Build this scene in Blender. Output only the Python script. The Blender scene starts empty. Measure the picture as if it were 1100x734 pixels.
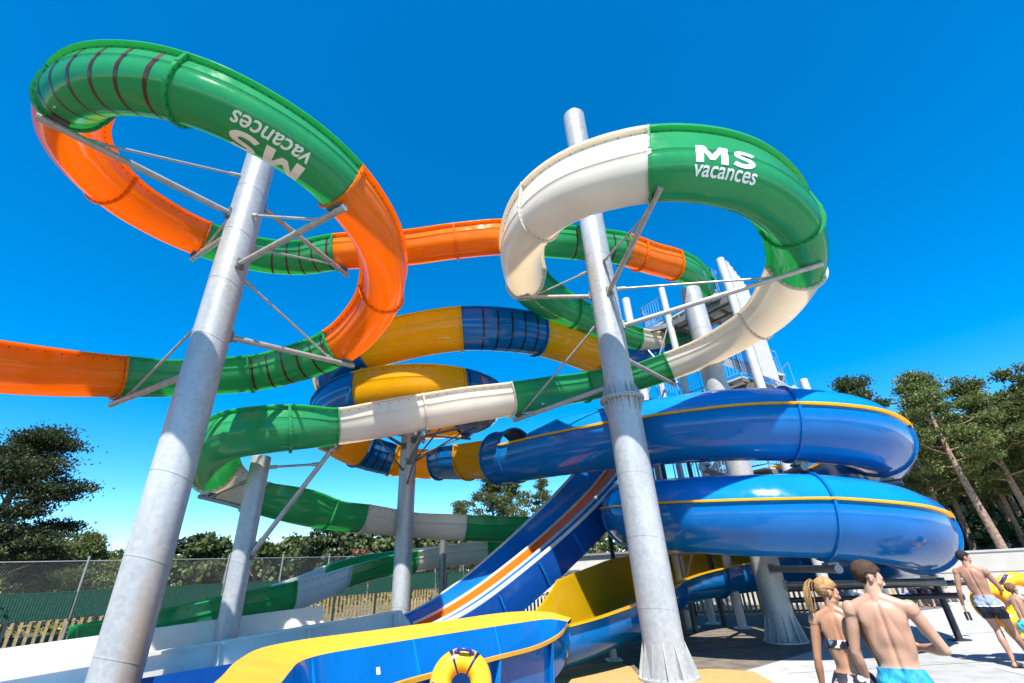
import bpy, bmesh, math, random
import numpy as np
from mathutils import Vector, Matrix, Quaternion
random.seed(7); RNG = np.random.default_rng(7)
R = math.radians
scene = bpy.context.scene
COL = scene.collection

# ------------------------------------------------------------------ helpers
def tag(o, label=None, cat=None, group=None, kind=None):
    if label: o['label'] = label
    if cat: o['category'] = cat
    if group: o['group'] = group
    if kind: o['kind'] = kind
    return o

def thing(name, label, cat, loc=(0, 0, 0), group=None, rz=0.0):
    o = bpy.data.objects.new(name, None); COL.objects.link(o)
    o.empty_display_size = 0.2
    o.location = loc; o.rotation_euler = (0, 0, rz)
    return tag(o, label, cat, group)

def put(name, mesh, parent=None, world=True):
    """link a mesh; when it has a parent and was modelled in world space, keep it where it is"""
    o = bpy.data.objects.new(name, mesh); COL.objects.link(o)
    if parent is not None:
        o.parent = parent
        if world:
            M = Matrix.Identity(4); p = parent
            while p is not None:
                M = (Matrix.Translation(p.location) @ p.rotation_euler.to_matrix().to_4x4()) @ M
                p = p.parent
            # parts made in world space get the inverse as their own offset
            inv = M.inverted()
            o.location = inv.to_translation(); o.rotation_euler = inv.to_euler()
    return o

class MB:
    """collects shapes into one mesh with several material slots"""
    def __init__(s): s.v = []; s.f = []; s.m = []; s.n = 0
    def add(s, V, F, mi=0):
        s.v.extend([tuple(map(float, p)) for p in V])
        for f in F:
            s.f.append(tuple(int(i) + s.n for i in f))
        if isinstance(mi, (int, np.integer)): s.m.extend([int(mi)] * len(F))
        else: s.m.extend([int(x) for x in mi])
        s.n += len(V)
    def box(s, c, size, rz=0.0, mi=0, rot=None):
        hx, hy, hz = [a / 2 for a in size]
        P = [Vector((x, y, z)) for x in (-hx, hx) for y in (-hy, hy) for z in (-hz, hz)]
        M = rot if rot is not None else Matrix.Rotation(rz, 3, 'Z')
        P = [M @ p + Vector(c) for p in P]
        s.add(P, [(0, 1, 3, 2), (4, 6, 7, 5), (0, 4, 5, 1), (2, 3, 7, 6), (0, 2, 6, 4), (1, 5, 7, 3)], mi)
    def beam(s, a, b, w, h, mi=0):
        a, b = Vector(a), Vector(b); d = b - a; L = d.length; d.normalize()
        up = Vector((0, 0, 1)) if abs(d.z) < 0.95 else Vector((0, 1, 0))
        sd = d.cross(up).normalized(); u = sd.cross(d)
        M = Matrix((sd, d, u)).transposed()
        s.box((a + b) / 2, (w, L, h), mi=mi, rot=M)
    def tube(s, a, b, r0, r1=None, n=12, mi=0, caps=True):
        r1 = r0 if r1 is None else r1
        a, b = Vector(a), Vector(b); d = (b - a).normalized()
        up = Vector((0, 0, 1)) if abs(d.z) < 0.95 else Vector((0, 1, 0))
        x = d.cross(up).normalized(); y = x.cross(d)
        V = []
        for p, r in ((a, r0), (b, r1)):
            for i in range(n):
                t = 2 * math.pi * i / n
                V.append(p + (x * math.cos(t) + y * math.sin(t)) * r)
        F = [(i, (i + 1) % n, n + (i + 1) % n, n + i) for i in range(n)]
        if caps: F += [tuple(reversed(range(n))), tuple(range(n, 2 * n))]
        s.add(V, F, mi)
    def path_tube(s, pts, rad, n=10, mi=0):
        pts = [Vector(p) for p in pts]; k = len(pts)
        rad = [rad] * k if isinstance(rad, (int, float)) else rad
        V = []; x = None
        for i, p in enumerate(pts):
            d = (pts[min(i + 1, k - 1)] - pts[max(i - 1, 0)]).normalized()
            if x is None:
                up = Vector((0, 0, 1)) if abs(d.z) < 0.9 else Vector((0, 1, 0)); x = d.cross(up).normalized()
            else: x = (x - d * x.dot(d)).normalized()
            y = d.cross(x)
            for j in range(n):
                t = 2 * math.pi * j / n
                V.append(p + (x * math.cos(t) + y * math.sin(t)) * rad[i])
        F = [(i * n + j, i * n + (j + 1) % n, (i + 1) * n + (j + 1) % n, (i + 1) * n + j) for i in range(k - 1) for j in range(n)]
        F += [tuple(reversed(range(n))), tuple(range((k - 1) * n, k * n))]
        s.add(V, F, mi)
    def lathe(s, c, prof, n=32, mi=0, cap=True):
        V = []
        for r, z in prof:
            for i in range(n):
                t = 2 * math.pi * i / n
                V.append((c[0] + r * math.cos(t), c[1] + r * math.sin(t), c[2] + z))
        k = len(prof)
        F = [(i * n + j, i * n + (j + 1) % n, (i + 1) * n + (j + 1) % n, (i + 1) * n + j) for i in range(k - 1) for j in range(n)]
        if cap: F += [tuple(reversed(range(n))), tuple(range((k - 1) * n, k * n))]
        s.add(V, F, mi)
    def ball(s, c, rad, n=12, mi=0, rot=None):
        V = []; F = []
        rx, ry, rz = rad if not isinstance(rad, (int, float)) else (rad,) * 3
        M = rot if rot is not None else Matrix.Identity(3); c = Vector(c)
        m = max(6, n // 2 + 1)
        for i in range(1, m):
            ph = math.pi * i / m
            for j in range(n):
                t = 2 * math.pi * j / n
                V.append(c + M @ Vector((rx * math.sin(ph) * math.cos(t), ry * math.sin(ph) * math.sin(t), rz * math.cos(ph))))
        top = len(V); V.append(c + M @ Vector((0, 0, rz))); V.append(c + M @ Vector((0, 0, -rz)))
        for i in range(m - 2):
            for j in range(n):
                F.append((i * n + j, (i + 1) * n + j, (i + 1) * n + (j + 1) % n, i * n + (j + 1) % n))
        for j in range(n):
            F.append((top, j, (j + 1) % n)); b = (m - 2) * n
            F.append((top + 1, b + (j + 1) % n, b + j))
        s.add(V, F, mi)
    def prism(s, poly, z0, z1, mi=0):
        n = len(poly)
        A = sum(poly[i][0] * poly[(i + 1) % n][1] - poly[(i + 1) % n][0] * poly[i][1] for i in range(n))
        if A < 0: poly = poly[::-1]
        V = [(x, y, z0) for x, y in poly] + [(x, y, z1) for x, y in poly]
        F = [tuple(reversed(range(n))), tuple(range(n, 2 * n))] + [(i, (i + 1) % n, n + (i + 1) % n, n + i) for i in range(n)]
        s.add(V, F, mi)
    def mesh(s, name, mats, smooth=None):
        me = bpy.data.meshes.new(name)
        me.from_pydata(s.v, [], s.f)
        for m in (mats if isinstance(mats, (list, tuple)) else [mats]): me.materials.append(m)
        me.polygons.foreach_set('material_index', s.m)
        if smooth is not None:
            me.polygons.foreach_set('use_smooth', [True] * len(s.f))
            me.set_sharp_from_angle(angle=R(smooth))
        me.update(); return me
    def build(s, name, mats, parent=None, smooth=None, world=True):
        return put(name, s.mesh(name, mats, smooth), parent, world)

def structure(name, mb, mats, smooth=None):
    o = mb.build(name, mats, None, smooth); o['kind'] = 'structure'; return o

# ------------------------------------------------------------------ materials
def new_mat(name):
    m = bpy.data.materials.new(name); m.use_nodes = True
    nt = m.node_tree; b = nt.nodes['Principled BSDF']; return m, nt, b

def noise_col(nt, c0, c1, scale, detail=4, lo=0.35, hi=0.65, vec='Object', stretch=None):
    tc = nt.nodes.new('ShaderNodeTexCoord'); n = nt.nodes.new('ShaderNodeTexNoise')
    n.inputs['Scale'].default_value = scale; n.inputs['Detail'].default_value = detail
    src = tc.outputs[vec]
    if stretch:
        mp = nt.nodes.new('ShaderNodeMapping'); mp.inputs['Scale'].default_value = stretch
        nt.links.new(src, mp.inputs['Vector']); src = mp.outputs['Vector']
    nt.links.new(src, n.inputs['Vector'])
    r = nt.nodes.new('ShaderNodeValToRGB')
    r.color_ramp.elements[0].position = lo; r.color_ramp.elements[1].position = hi
    r.color_ramp.elements[0].color = (*c0, 1); r.color_ramp.elements[1].color = (*c1, 1)
    nt.links.new(n.outputs['Fac'], r.inputs['Fac'])
    return r, n

def bump(nt, b, height_out, strength=0.2, dist=0.02):
    k = nt.nodes.new('ShaderNodeBump'); k.inputs['Strength'].default_value = strength; k.inputs['Distance'].default_value = dist
    nt.links.new(height_out, k.inputs['Height']); nt.links.new(k.outputs['Normal'], b.inputs['Normal'])

def gelcoat(name, col, trans=0.3, tcol=None, rough=0.10, var=0.12):
    """glossy laminated fibreglass: a little light comes through it"""
    m, nt, b = new_mat(name)
    c0 = tuple(x * (1 - var) for x in col)
    r, n = noise_col(nt, c0, col, 1.3, 3)
    # faint water marks and dirt streaks running down the laminate
    st, sn = noise_col(nt, (1, 1, 1), (.72, .72, .70), 2.2, 6, .56, .80, 'Object', (5, 5, .6))
    mxs = nt.nodes.new('ShaderNodeMixRGB'); mxs.blend_type = 'MULTIPLY'; mxs.inputs['Fac'].default_value = .55
    nt.links.new(r.outputs['Color'], mxs.inputs[1]); nt.links.new(st.outputs['Color'], mxs.inputs[2])
    nt.links.new(mxs.outputs['Color'], b.inputs['Base Color'])
    r2, n2 = noise_col(nt, (rough * 0.7,) * 3, (rough * 1.9,) * 3, 5.0, 5)
    nt.links.new(r2.outputs['Color'], b.inputs['Roughness'])
    b.inputs['IOR'].default_value = 1.5; b.inputs['Specular IOR Level'].default_value = 0.38
    b.inputs['Coat Weight'].default_value = 0.08; b.inputs['Coat Roughness'].default_value = 0.05
    wv = nt.nodes.new('ShaderNodeTexNoise'); wv.inputs['Scale'].default_value = 1.9; wv.inputs['Detail'].default_value = 2
    tc = nt.nodes.new('ShaderNodeTexCoord'); nt.links.new(tc.outputs['Object'], wv.inputs['Vector'])
    bump(nt, b, wv.outputs['Fac'], 0.12, 0.05)
    if trans > 0:
        t = nt.nodes.new('ShaderNodeBsdfTranslucent'); t.inputs['Color'].default_value = (*(tcol or col), 1)
        mx = nt.nodes.new('ShaderNodeMixShader'); mx.inputs['Fac'].default_value = trans
        nt.links.new(b.outputs['BSDF'], mx.inputs[1]); nt.links.new(t.outputs['BSDF'], mx.inputs[2])
        nt.links.new(mx.outputs['Shader'], nt.nodes['Material Output'].inputs['Surface'])
    return m

def plain(name, col, rough=0.5, metal=0.0, var=0.15, scale=6, bmp=0.0):
    m, nt, b = new_mat(name)
    r, n = noise_col(nt, tuple(x * (1 - var) for x in col), tuple(min(1, x * (1 + var * 0.5)) for x in col), scale, 5)
    nt.links.new(r.outputs['Color'], b.inputs['Base Color'])
    b.inputs['Roughness'].default_value = rough; b.inputs['Metallic'].default_value = metal
    if bmp: bump(nt, b, n.outputs['Fac'], bmp, 0.02)
    return m

M = {}
M['green'] = gelcoat('gelcoat_green', (0.042, 0.355, 0.135), 0.42, (0.14, 0.72, 0.28))
M['orange'] = gelcoat('gelcoat_orange', (0.95, 0.25, 0.006), 0.45, (1.0, 0.40, 0.015))
M['white'] = gelcoat('gelcoat_white', (0.82, 0.79, 0.73), 0.45, (0.98, 0.86, 0.66))
M['blue'] = gelcoat('gelcoat_blue', (0.003, 0.135, 0.42), 0.10, (0.01, 0.2, 0.6))
M['yellow'] = gelcoat('gelcoat_yellow', (0.94, 0.51, 0.010), 0.58, (1.0, 0.70, 0.03))
M['yellowmatte'] = plain('matte_yellow_coping', (0.66, 0.315, 0.03), 0.6, 0, 0.10, 2)
M['yellowmatte'].node_tree.nodes['Principled BSDF'].inputs['Specular IOR Level'].default_value = .15
M['bluecover'] = gelcoat('gelcoat_sky_blue', (0.004, 0.20, 0.60), 0.10, (0.01, 0.25, 0.7))
M['whiteplain'] = gelcoat('gelcoat_warm_white', (0.80, 0.725, 0.61), 0.30, (0.8, 0.75, 0.65), 0.2)
M['navy'] = gelcoat('gelcoat_navy', (0.004, 0.055, 0.25), 0.05, None, 0.16)
M['clearwhite'] = gelcoat('gelcoat_milky', (0.70, 0.72, 0.71), 0.50, (0.85, 0.88, 0.86))
M['laneorange'] = gelcoat('gelcoat_lane_orange', (0.85, 0.12, 0.008), 0.12, (0.9, 0.2, 0.01))
M['redstripe'] = plain('stripe_dark_red', (0.075, 0.012, 0.006), 0.25)
M['navystripe'] = plain('stripe_navy', (0.003, 0.008, 0.03), 0.25)
M['letter'] = plain('lettering_cream', (0.80, 0.74, 0.62), 0.3, 0, 0.04)
M['letterwhite'] = plain('lettering_white', (0.84, 0.86, 0.82), 0.3, 0, 0.04)
M['bolt'] = plain('bolt_steel', (0.10, 0.08, 0.07), 0.4, 0.7)

def galv():
    m, nt, b = new_mat('galvanised_steel')
    tc = nt.nodes.new('ShaderNodeTexCoord')
    v = nt.nodes.new('ShaderNodeTexVoronoi'); v.inputs['Scale'].default_value = 16; v.feature = 'F1'
    nt.links.new(tc.outputs['Object'], v.inputs['Vector'])
    n = nt.nodes.new('ShaderNodeTexNoise'); n.inputs['Scale'].default_value = 1.6; n.inputs['Detail'].default_value = 7
    mp = nt.nodes.new('ShaderNodeMapping'); mp.inputs['Scale'].default_value = (1, 1, 0.25)
    nt.links.new(tc.outputs['Object'], mp.inputs['Vector']); nt.links.new(mp.outputs['Vector'], n.inputs['Vector'])
    mix = nt.nodes.new('ShaderNodeMath'); mix.operation = 'MULTIPLY_ADD'; mix.inputs[1].default_value = 0.20
    nt.links.new(v.outputs['Color'], mix.inputs[0]); nt.links.new(n.outputs['Fac'], mix.inputs[2])
    r = nt.nodes.new('ShaderNodeValToRGB')
    r.color_ramp.elements[0].position = 0.38; r.color_ramp.elements[0].color = (0.27, 0.285, 0.295, 1)
    r.color_ramp.elements[1].position = 0.85; r.color_ramp.elements[1].color = (0.47, 0.48, 0.48, 1)
    nt.links.new(mix.outputs['Value'], r.inputs['Fac']); nt.links.new(r.outputs['Color'], b.inputs['Base Color'])
    b.inputs['Metallic'].default_value = 0.2; b.inputs['Roughness'].default_value = 0.42
    bump(nt, b, n.outputs['Fac'], 0.12, 0.02)
    return m
M['galv'] = galv()
def rusty_galv():
    m = M['galv'].copy(); m.name = 'galvanised_steel_rust_run'; nt = m.node_tree; b = nt.nodes['Principled BSDF']
    src = b.inputs['Base Color'].links[0].from_socket
    tc = nt.nodes.new('ShaderNodeTexCoord'); sp = nt.nodes.new('ShaderNodeSeparateXYZ'); nt.links.new(tc.outputs['Object'], sp.inputs[0])
    # a rust run down the camera-right flank of the lowest metres
    n = nt.nodes.new('ShaderNodeTexNoise'); n.inputs['Scale'].default_value = 3.0; n.inputs['Detail'].default_value = 5
    mp = nt.nodes.new('ShaderNodeMapping'); mp.inputs['Scale'].default_value = (3, 3, 0.3)
    nt.links.new(tc.outputs['Object'], mp.inputs['Vector']); nt.links.new(mp.outputs['Vector'], n.inputs['Vector'])
    geo = nt.nodes.new('ShaderNodeNewGeometry'); dt = nt.nodes.new('ShaderNodeVectorMath'); dt.operation = 'DOT_PRODUCT'
    nt.links.new(geo.outputs['True Normal'], dt.inputs[0]); dt.inputs[1].default_value = (0.93, -0.36, 0)
    mr = nt.nodes.new('ShaderNodeMapRange'); mr.inputs['From Min'].default_value = 0.75; mr.inputs['From Max'].default_value = 1.0
    nt.links.new(dt.outputs['Value'], mr.inputs['Value'])
    mz = nt.nodes.new('ShaderNodeMapRange'); mz.inputs['From Min'].default_value = 3.0; mz.inputs['From Max'].default_value = 1.2
    nt.links.new(sp.outputs['Z'], mz.inputs['Value'])
    m1 = nt.nodes.new('ShaderNodeMath'); m1.operation = 'MULTIPLY'; mrs = nt.nodes.new('ShaderNodeMath'); mrs.operation = 'MULTIPLY'; mrs.inputs[1].default_value = 2.0; nt.links.new(mr.outputs[0], mrs.inputs[0]); nt.links.new(mrs.outputs[0], m1.inputs[0]); nt.links.new(mz.outputs[0], m1.inputs[1])
    m2 = nt.nodes.new('ShaderNodeMath'); m2.operation = 'MULTIPLY'; m2.use_clamp = True; nt.links.new(m1.outputs[0], m2.inputs[0]); nt.links.new(n.outputs['Fac'], m2.inputs[1])
    mx = nt.nodes.new('ShaderNodeMixRGB'); nt.links.new(m2.outputs[0], mx.inputs['Fac']); nt.links.new(src, mx.inputs[1]); mx.inputs[2].default_value = (0.45, 0.20, 0.03, 1)
    nt.links.new(mx.outputs[0], b.inputs['Base Color']); mrs.inputs[1].default_value = .85
    return m
M['galv_rust'] = rusty_galv()
M['steel_dark'] = plain('weathered_steel', (0.22, 0.22, 0.21), 0.45, 0.6)
M['steel_black'] = plain('black_painted_steel', (0.03, 0.032, 0.035), 0.4, 0.2)
M['zinc'] = plain('zinc_rod', (0.40, 0.385, 0.35), 0.38, 0.4)
M['towerwhite'] = plain('tower_white_paint', (0.50, 0.51, 0.53), 0.4, 0.1, 0.08)
M['grating'] = plain('deck_board', (0.50, 0.48, 0.45), 0.7)
M['joist'] = plain('deck_joist', (0.16, 0.155, 0.15), 0.6)
M['railblue'] = plain('rail_blue_paint', (0.16, 0.30, 0.55), 0.4)

# ------------------------------------------------------------------ swept flumes
def catmull(P, per=0.1):
    """smooth curve through P; returns samples and the sample index of each control point"""
    P = [np.array(p, float) for p in P]
    P = [2 * P[0] - P[1]] + P + [2 * P[-1] - P[-2]]
    out = []; idx = []
    for i in range(1, len(P) - 2):
        p0, p1, p2, p3 = P[i - 1:i + 3]
        t0 = 0; t1 = t0 + np.linalg.norm(p1 - p0) ** .5; t2 = t1 + np.linalg.norm(p2 - p1) ** .5; t3 = t2 + np.linalg.norm(p3 - p2) ** .5
        n = max(2, int(round(np.linalg.norm(p2 - p1) / per)))
        idx.append(len(out))
        for k in range(n):
            t = t1 + (t2 - t1) * k / n
            a1 = (t1 - t) / (t1 - t0) * p0 + (t - t0) / (t1 - t0) * p1
            a2 = (t2 - t) / (t2 - t1) * p1 + (t - t1) / (t2 - t1) * p2
            a3 = (t3 - t) / (t3 - t2) * p2 + (t - t2) / (t3 - t2) * p3
            b1 = (t2 - t) / (t2 - t0) * a1 + (t - t0) / (t2 - t0) * a2
            b2 = (t3 - t) / (t3 - t1) * a2 + (t - t1) / (t3 - t1) * a3
            out.append((t2 - t) / (t2 - t1) * b1 + (t - t1) / (t2 - t1) * b2)
    idx.append(len(out)); out.append(P[-2])
    return np.array(out), idx

class Track:
    def __init__(s, ctrl, per=0.1, bank=0.0):
        s.P, s.idx = catmull(ctrl, per)
        for _ in range(6):
            Q = s.P.copy(); Q[1:-1] = (s.P[:-2] + 2 * s.P[1:-1] + s.P[2:]) / 4; s.P = Q
        T = np.gradient(s.P, axis=0); T /= np.linalg.norm(T, axis=1)[:, None]
        Z = np.array([0, 0, 1.0])
        S = np.cross(T, Z); S /= np.linalg.norm(S, axis=1)[:, None]
        U = np.cross(S, T)
        # bank with the turning rate (outer side up)
        dT = np.gradient(T, axis=0); ds = np.linalg.norm(np.gradient(s.P, axis=0), axis=1)
        k = -(dT * S).sum(1) / ds
        for _ in range(40):
            q = k.copy(); q[1:-1] = (k[:-2] + k[1:-1] + k[2:]) / 3; k = q
        b = np.clip(k * bank, -0.45, 0.45)
        s.S = S * np.cos(b)[:, None] + U * np.sin(b)[:, None]; s.U = U * np.cos(b)[:, None] - S * np.sin(b)[:, None]
        s.T = T; s.len = np.concatenate([[0], np.cumsum(np.linalg.norm(np.diff(s.P, axis=0), axis=1))])
    def at(s, i, u, v): return s.P[i] + s.S[i] * u + s.U[i] * v
    def point(s, L, u, v):
        f = lambda A: np.array([np.interp(L, s.len, A[:, k]) for k in range(3)])
        return f(s.P) + f(s.S) * u + f(s.U) * v
    def sweep(s, mb, i0, i1, prof, mi=0, cap0=False, cap1=False, closed=True):
        """prof: list of (u,v) or function(i)->list; mi: int or function(ring k, edge j)->slot"""
        rings = []
        for i in range(i0, i1 + 1):
            pr = prof(i) if callable(prof) else prof
            rings.append([s.at(i, u, v) for u, v in pr])
        n = len(rings[0]); V = [p for r in rings for p in r]; F = []; MI = []
        for k in range(len(rings) - 1):
            for j in range(n if closed else n - 1):
                F.append((k * n + j, (k + 1) * n + j, (k + 1) * n + (j + 1) % n, k * n + (j + 1) % n))
                MI.append(mi(i0 + k, j) if callable(mi) else mi)
        if cap0: F.append(tuple(range(n))); MI.append(MI[0])
        if cap1: F.append(tuple(reversed(range((len(rings) - 1) * n, len(rings) * n)))); MI.append(MI[-1])
        mb.add(V, F, MI)

def u_outer(w, hr, d, lip, t, n=18, cre=0.35):
    """outside of an open flume from right lip to left lip; (u,v) about the centre line"""
    cz = hr - cre * (hr + d)
    a = w - 0.018
    pts = [(w + lip, hr), (w + lip, hr - 0.03), (w, hr - 0.032), (w, (hr + cz) / 2), (w, cz)]
    arc = [(a * math.cos(x), cz - 0.02 + (cz - 0.02 + d) * math.sin(x)) for x in [-math.pi * k / n for k in range(n + 1)]]
    pts += arc
    pts += [(-w, cz), (-w, (hr + cz) / 2), (-w, hr - 0.032), (-w - lip, hr - 0.03), (-w - lip, hr)]
    return pts
def u_closed(w, hr, d, lip, t=0.025, n=18, cre=0.35):
    o = u_outer(w, hr, d, lip, t, n, cre)
    cz = hr - cre * (hr + d); a = w - 0.018 - t
    inn = [(-w + t, hr), (-w + t, cz)]
    inn += [(-a * math.cos(x), cz - 0.02 + (cz - 0.02 + d - t) * math.sin(x)) for x in [-math.pi * k / n for k in range(n + 1)]]
    inn += [(w - t, cz), (w - t, hr)]
    return o + inn
def u_collar(w, hr, d, lip, g=0.06, n=18, cre=0.35):
    """a joint flange: strip between the shell and its outward offset"""
    cz = hr - cre * (hr + d)
    o = [(w + max(lip, g), hr + 0.012), (w + g, cz)] + [((w - .018 + g) * math.cos(x), cz - 0.02 + (cz - 0.02 + d + g) * math.sin(x)) for x in [-math.pi * k / n for k in range(n + 1)]] + [(-w - g, cz), (-w - max(lip, g), hr + 0.012)]
    i = [(-w + .01, hr + 0.012), (-w + .01, cz)] + [(-(w - .03) * math.cos(x), cz - 0.02 + (cz - 0.02 + d - .012) * math.sin(x)) for x in [-math.pi * k / n for k in range(n + 1)]] + [(w - .01, cz), (w - .01, hr + 0.012)]
    return o + i

def bolt_row(mb, tr, i0, i1, uv, step, r=0.013, mi=1, side=1, rise=None):
    L0, L1 = tr.len[i0] + 0.12, tr.len[i1] - 0.08
    k = max(1, int((L1 - L0) / step))
    for q in range(k + 1):
        L = L0 + (L1 - L0) * q / k
        e, f = rise(int(np.searchsorted(tr.len, L)), tr) if rise else (0, 1)
        if uv[0] < 0: e = 0
        a = tr.point(L, uv[0] * f, (uv[1] + e * .9) * f); b = tr.point(L, uv[0] * f + side * 0.012, (uv[1] + e * .9) * f)
        mb.tube(a, b, r, r, 6, mi)

def ring_bolts(mb, tr, i, prof, step=0.13, mi=1, off=0.03):
    """bolts round a joint flange (heads stick out along the track)"""
    pts = [tr.at(i, u, v) for u, v in prof]
    acc = 0.0
    T = tr.T[i]
    for a, b in zip(pts[:-1], pts[1:]):
        L = np.linalg.norm(b - a)
        while acc < L:
            p = a + (b - a) * (acc / L)
            mb.tube(p - T * off, p + T * off, 0.012, 0.012, 6, mi); acc += step
        acc -= L

def letter_MS():
    """bold sans M and S drawn as outlines: M one polygon, S one ribbon"""
    bm = bmesh.new()
    M_ = [(0, 0), (0, 1), (.27, 1), (.52, .46), (.77, 1), (1.04, 1), (1.04, 0), (.80, 0), (.80, .60), (.60, .16), (.44, .16), (.24, .60), (.24, 0)]
    bm.faces.new([bm.verts.new((x, y, 0)) for x, y in M_])
    ctr = [(1.92, .80), (1.80, .87), (1.62, .895), (1.45, .86), (1.365, .74), (1.43, .61), (1.60, .535), (1.78, .46), (1.855, .32), (1.78, .17), (1.60, .105), (1.40, .13), (1.25, .21)]
    P, _ = catmull([(x, y, 0) for x, y in ctr], .03); T = np.gradient(P, axis=0); T /= np.linalg.norm(T, axis=1)[:, None]
    a = [bm.verts.new((p[0] - t[1] * .11, p[1] + t[0] * .11, 0)) for p, t in zip(P, T)]; b = [bm.verts.new((p[0] + t[1] * .11, p[1] - t[0] * .11, 0)) for p, t in zip(P, T)]
    for k in range(len(P) - 1): bm.faces.new((a[k], b[k], b[k + 1], a[k + 1]))
    return bm

def wrap_text(txt, tr, L0, prof_right, l_top, size, flip=False, bold=0.0, width=None, name='lettering', mat=None, parent=None, shear=0.0):
    """letters laid on the outer (right) wall of a flume; l = distance down the wall from the rim"""
    if txt == 'MS':
        bm = letter_MS()
        return wrap_bm(bm, tr, L0, prof_right, l_top, size, flip, width, name, mat, parent)
    cu = bpy.data.curves.new('txt', 'FONT'); cu.body = txt; cu.size = 1.0; cu.offset = bold; cu.resolution_u = 6; cu.shear = shear
    ob = bpy.data.objects.new('txt', cu); COL.objects.link(ob)
    dg = bpy.context.evaluated_depsgraph_get(); dg.update()
    me = bpy.data.meshes.new_from_object(ob.evaluated_get(dg))
    bpy.data.objects.remove(ob); bpy.data.curves.remove(cu)
    bm = bmesh.new(); bm.from_mesh(me); bpy.data.meshes.remove(me)
    return wrap_bm(bm, tr, L0, prof_right, l_top, size, flip, width, name, mat, parent)

def wrap_bm(bm, tr, L0, prof_right, l_top, size, flip, width, name, mat, parent):
    bmesh.ops.triangulate(bm, faces=bm.faces)
    bmesh.ops.remove_doubles(bm, verts=bm.verts, dist=1e-5)
    for _ in range(6):
        es = [e for e in bm.edges if e.calc_length() > 0.07]
        if es: bmesh.ops.subdivide_edges(bm, edges=es, cuts=1); bmesh.ops.triangulate(bm, faces=bm.faces)
    xs = [v.co.x for v in bm.verts]; ys = [v.co.y for v in bm.verts]
    x0, x1, y0, y1 = min(xs), max(xs), min(ys), max(ys)
    sx = width / (x1 - x0); sy = size / (y1 - y0)
    pr = np.array(prof_right); dl = np.concatenate([[0], np.cumsum(np.linalg.norm(np.diff(pr, axis=0), axis=1))])
    for v in bm.verts:
        x = (v.co.x - x0) * sx; y = (y1 - v.co.y) * sy
        if flip: x = width - x; y = size - y
        l = l_top + y
        u = np.interp(l, dl, pr[:, 0]); w = np.interp(l, dl, pr[:, 1])
        u2 = np.interp(l + 0.01, dl, pr[:, 0]); w2 = np.interp(l + 0.01, dl, pr[:, 1])
        n = np.array([-(w2 - w), (u2 - u)]); n /= np.linalg.norm(n) + 1e-9
        v.co = Vector(tr.point(L0 + x, u + n[0] * 0.008, w + n[1] * 0.008))
    me2 = bpy.data.meshes.new(name); bm.to_mesh(me2); bm.free()
    me2.materials.append(mat)
    return put(name, me2, parent)

def helix(c, r, zs, step=18):
    """control points on a helix; zs = [(theta_deg, z), ...] in travel order"""
    th = np.array([a for a, _ in zs], float); z = np.array([b for _, b in zs], float)
    n = max(2, int(abs(th[-1] - th[0]) / step)); q = np.linspace(0, 1, n + 1)
    cum = np.abs(th - th[0]) / abs(th[-1] - th[0])
    T = th[0] + (th[-1] - th[0]) * q; Zs = np.interp(q, cum, z)
    return [(c[0] + r * math.cos(R(a)), c[1] + r * math.sin(R(a)), zz) for a, zz in zip(T, Zs)], T
# ------------------------------------------------------------------ where things stand (metres; camera at the origin, 1.88 up, looking +Y)
PL = (-5.74, 7.51); PR = (2.50, 10.15); P3 = (6.27, 13.32); P4 = (-3.79, 15.54); P5 = (-6.11, 10.67)
CR = (3.85, 10.35)           # centre of the right-hand loop, a metre off its pillar

def turn(c, r, zs, marks=None, step=20):
    """helix control points carrying marks; zs [(deg,z)] monotone in deg (either way)"""
    marks = dict(marks or {})
    a0, a1 = zs[0][0], zs[-1][0]; sg = 1 if a1 > a0 else -1
    A = [a0 + sg * step * k for k in range(int(abs(a1 - a0) / step) + 1)]
    if abs(A[-1] - a1) > 6: A.append(a1)
    A = [a for a in A if all(abs(a - m) > 7 for m in marks)] + list(marks)
    A = sorted(set(A), key=lambda a: sg * a)
    za = np.array(sorted(zs), float)
    return [(c[0] + r * math.cos(R(a)), c[1] + r * math.sin(R(a)), float(np.interp(a, za[:, 0], za[:, 1])), marks.get(a)) for a in A]

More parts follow.
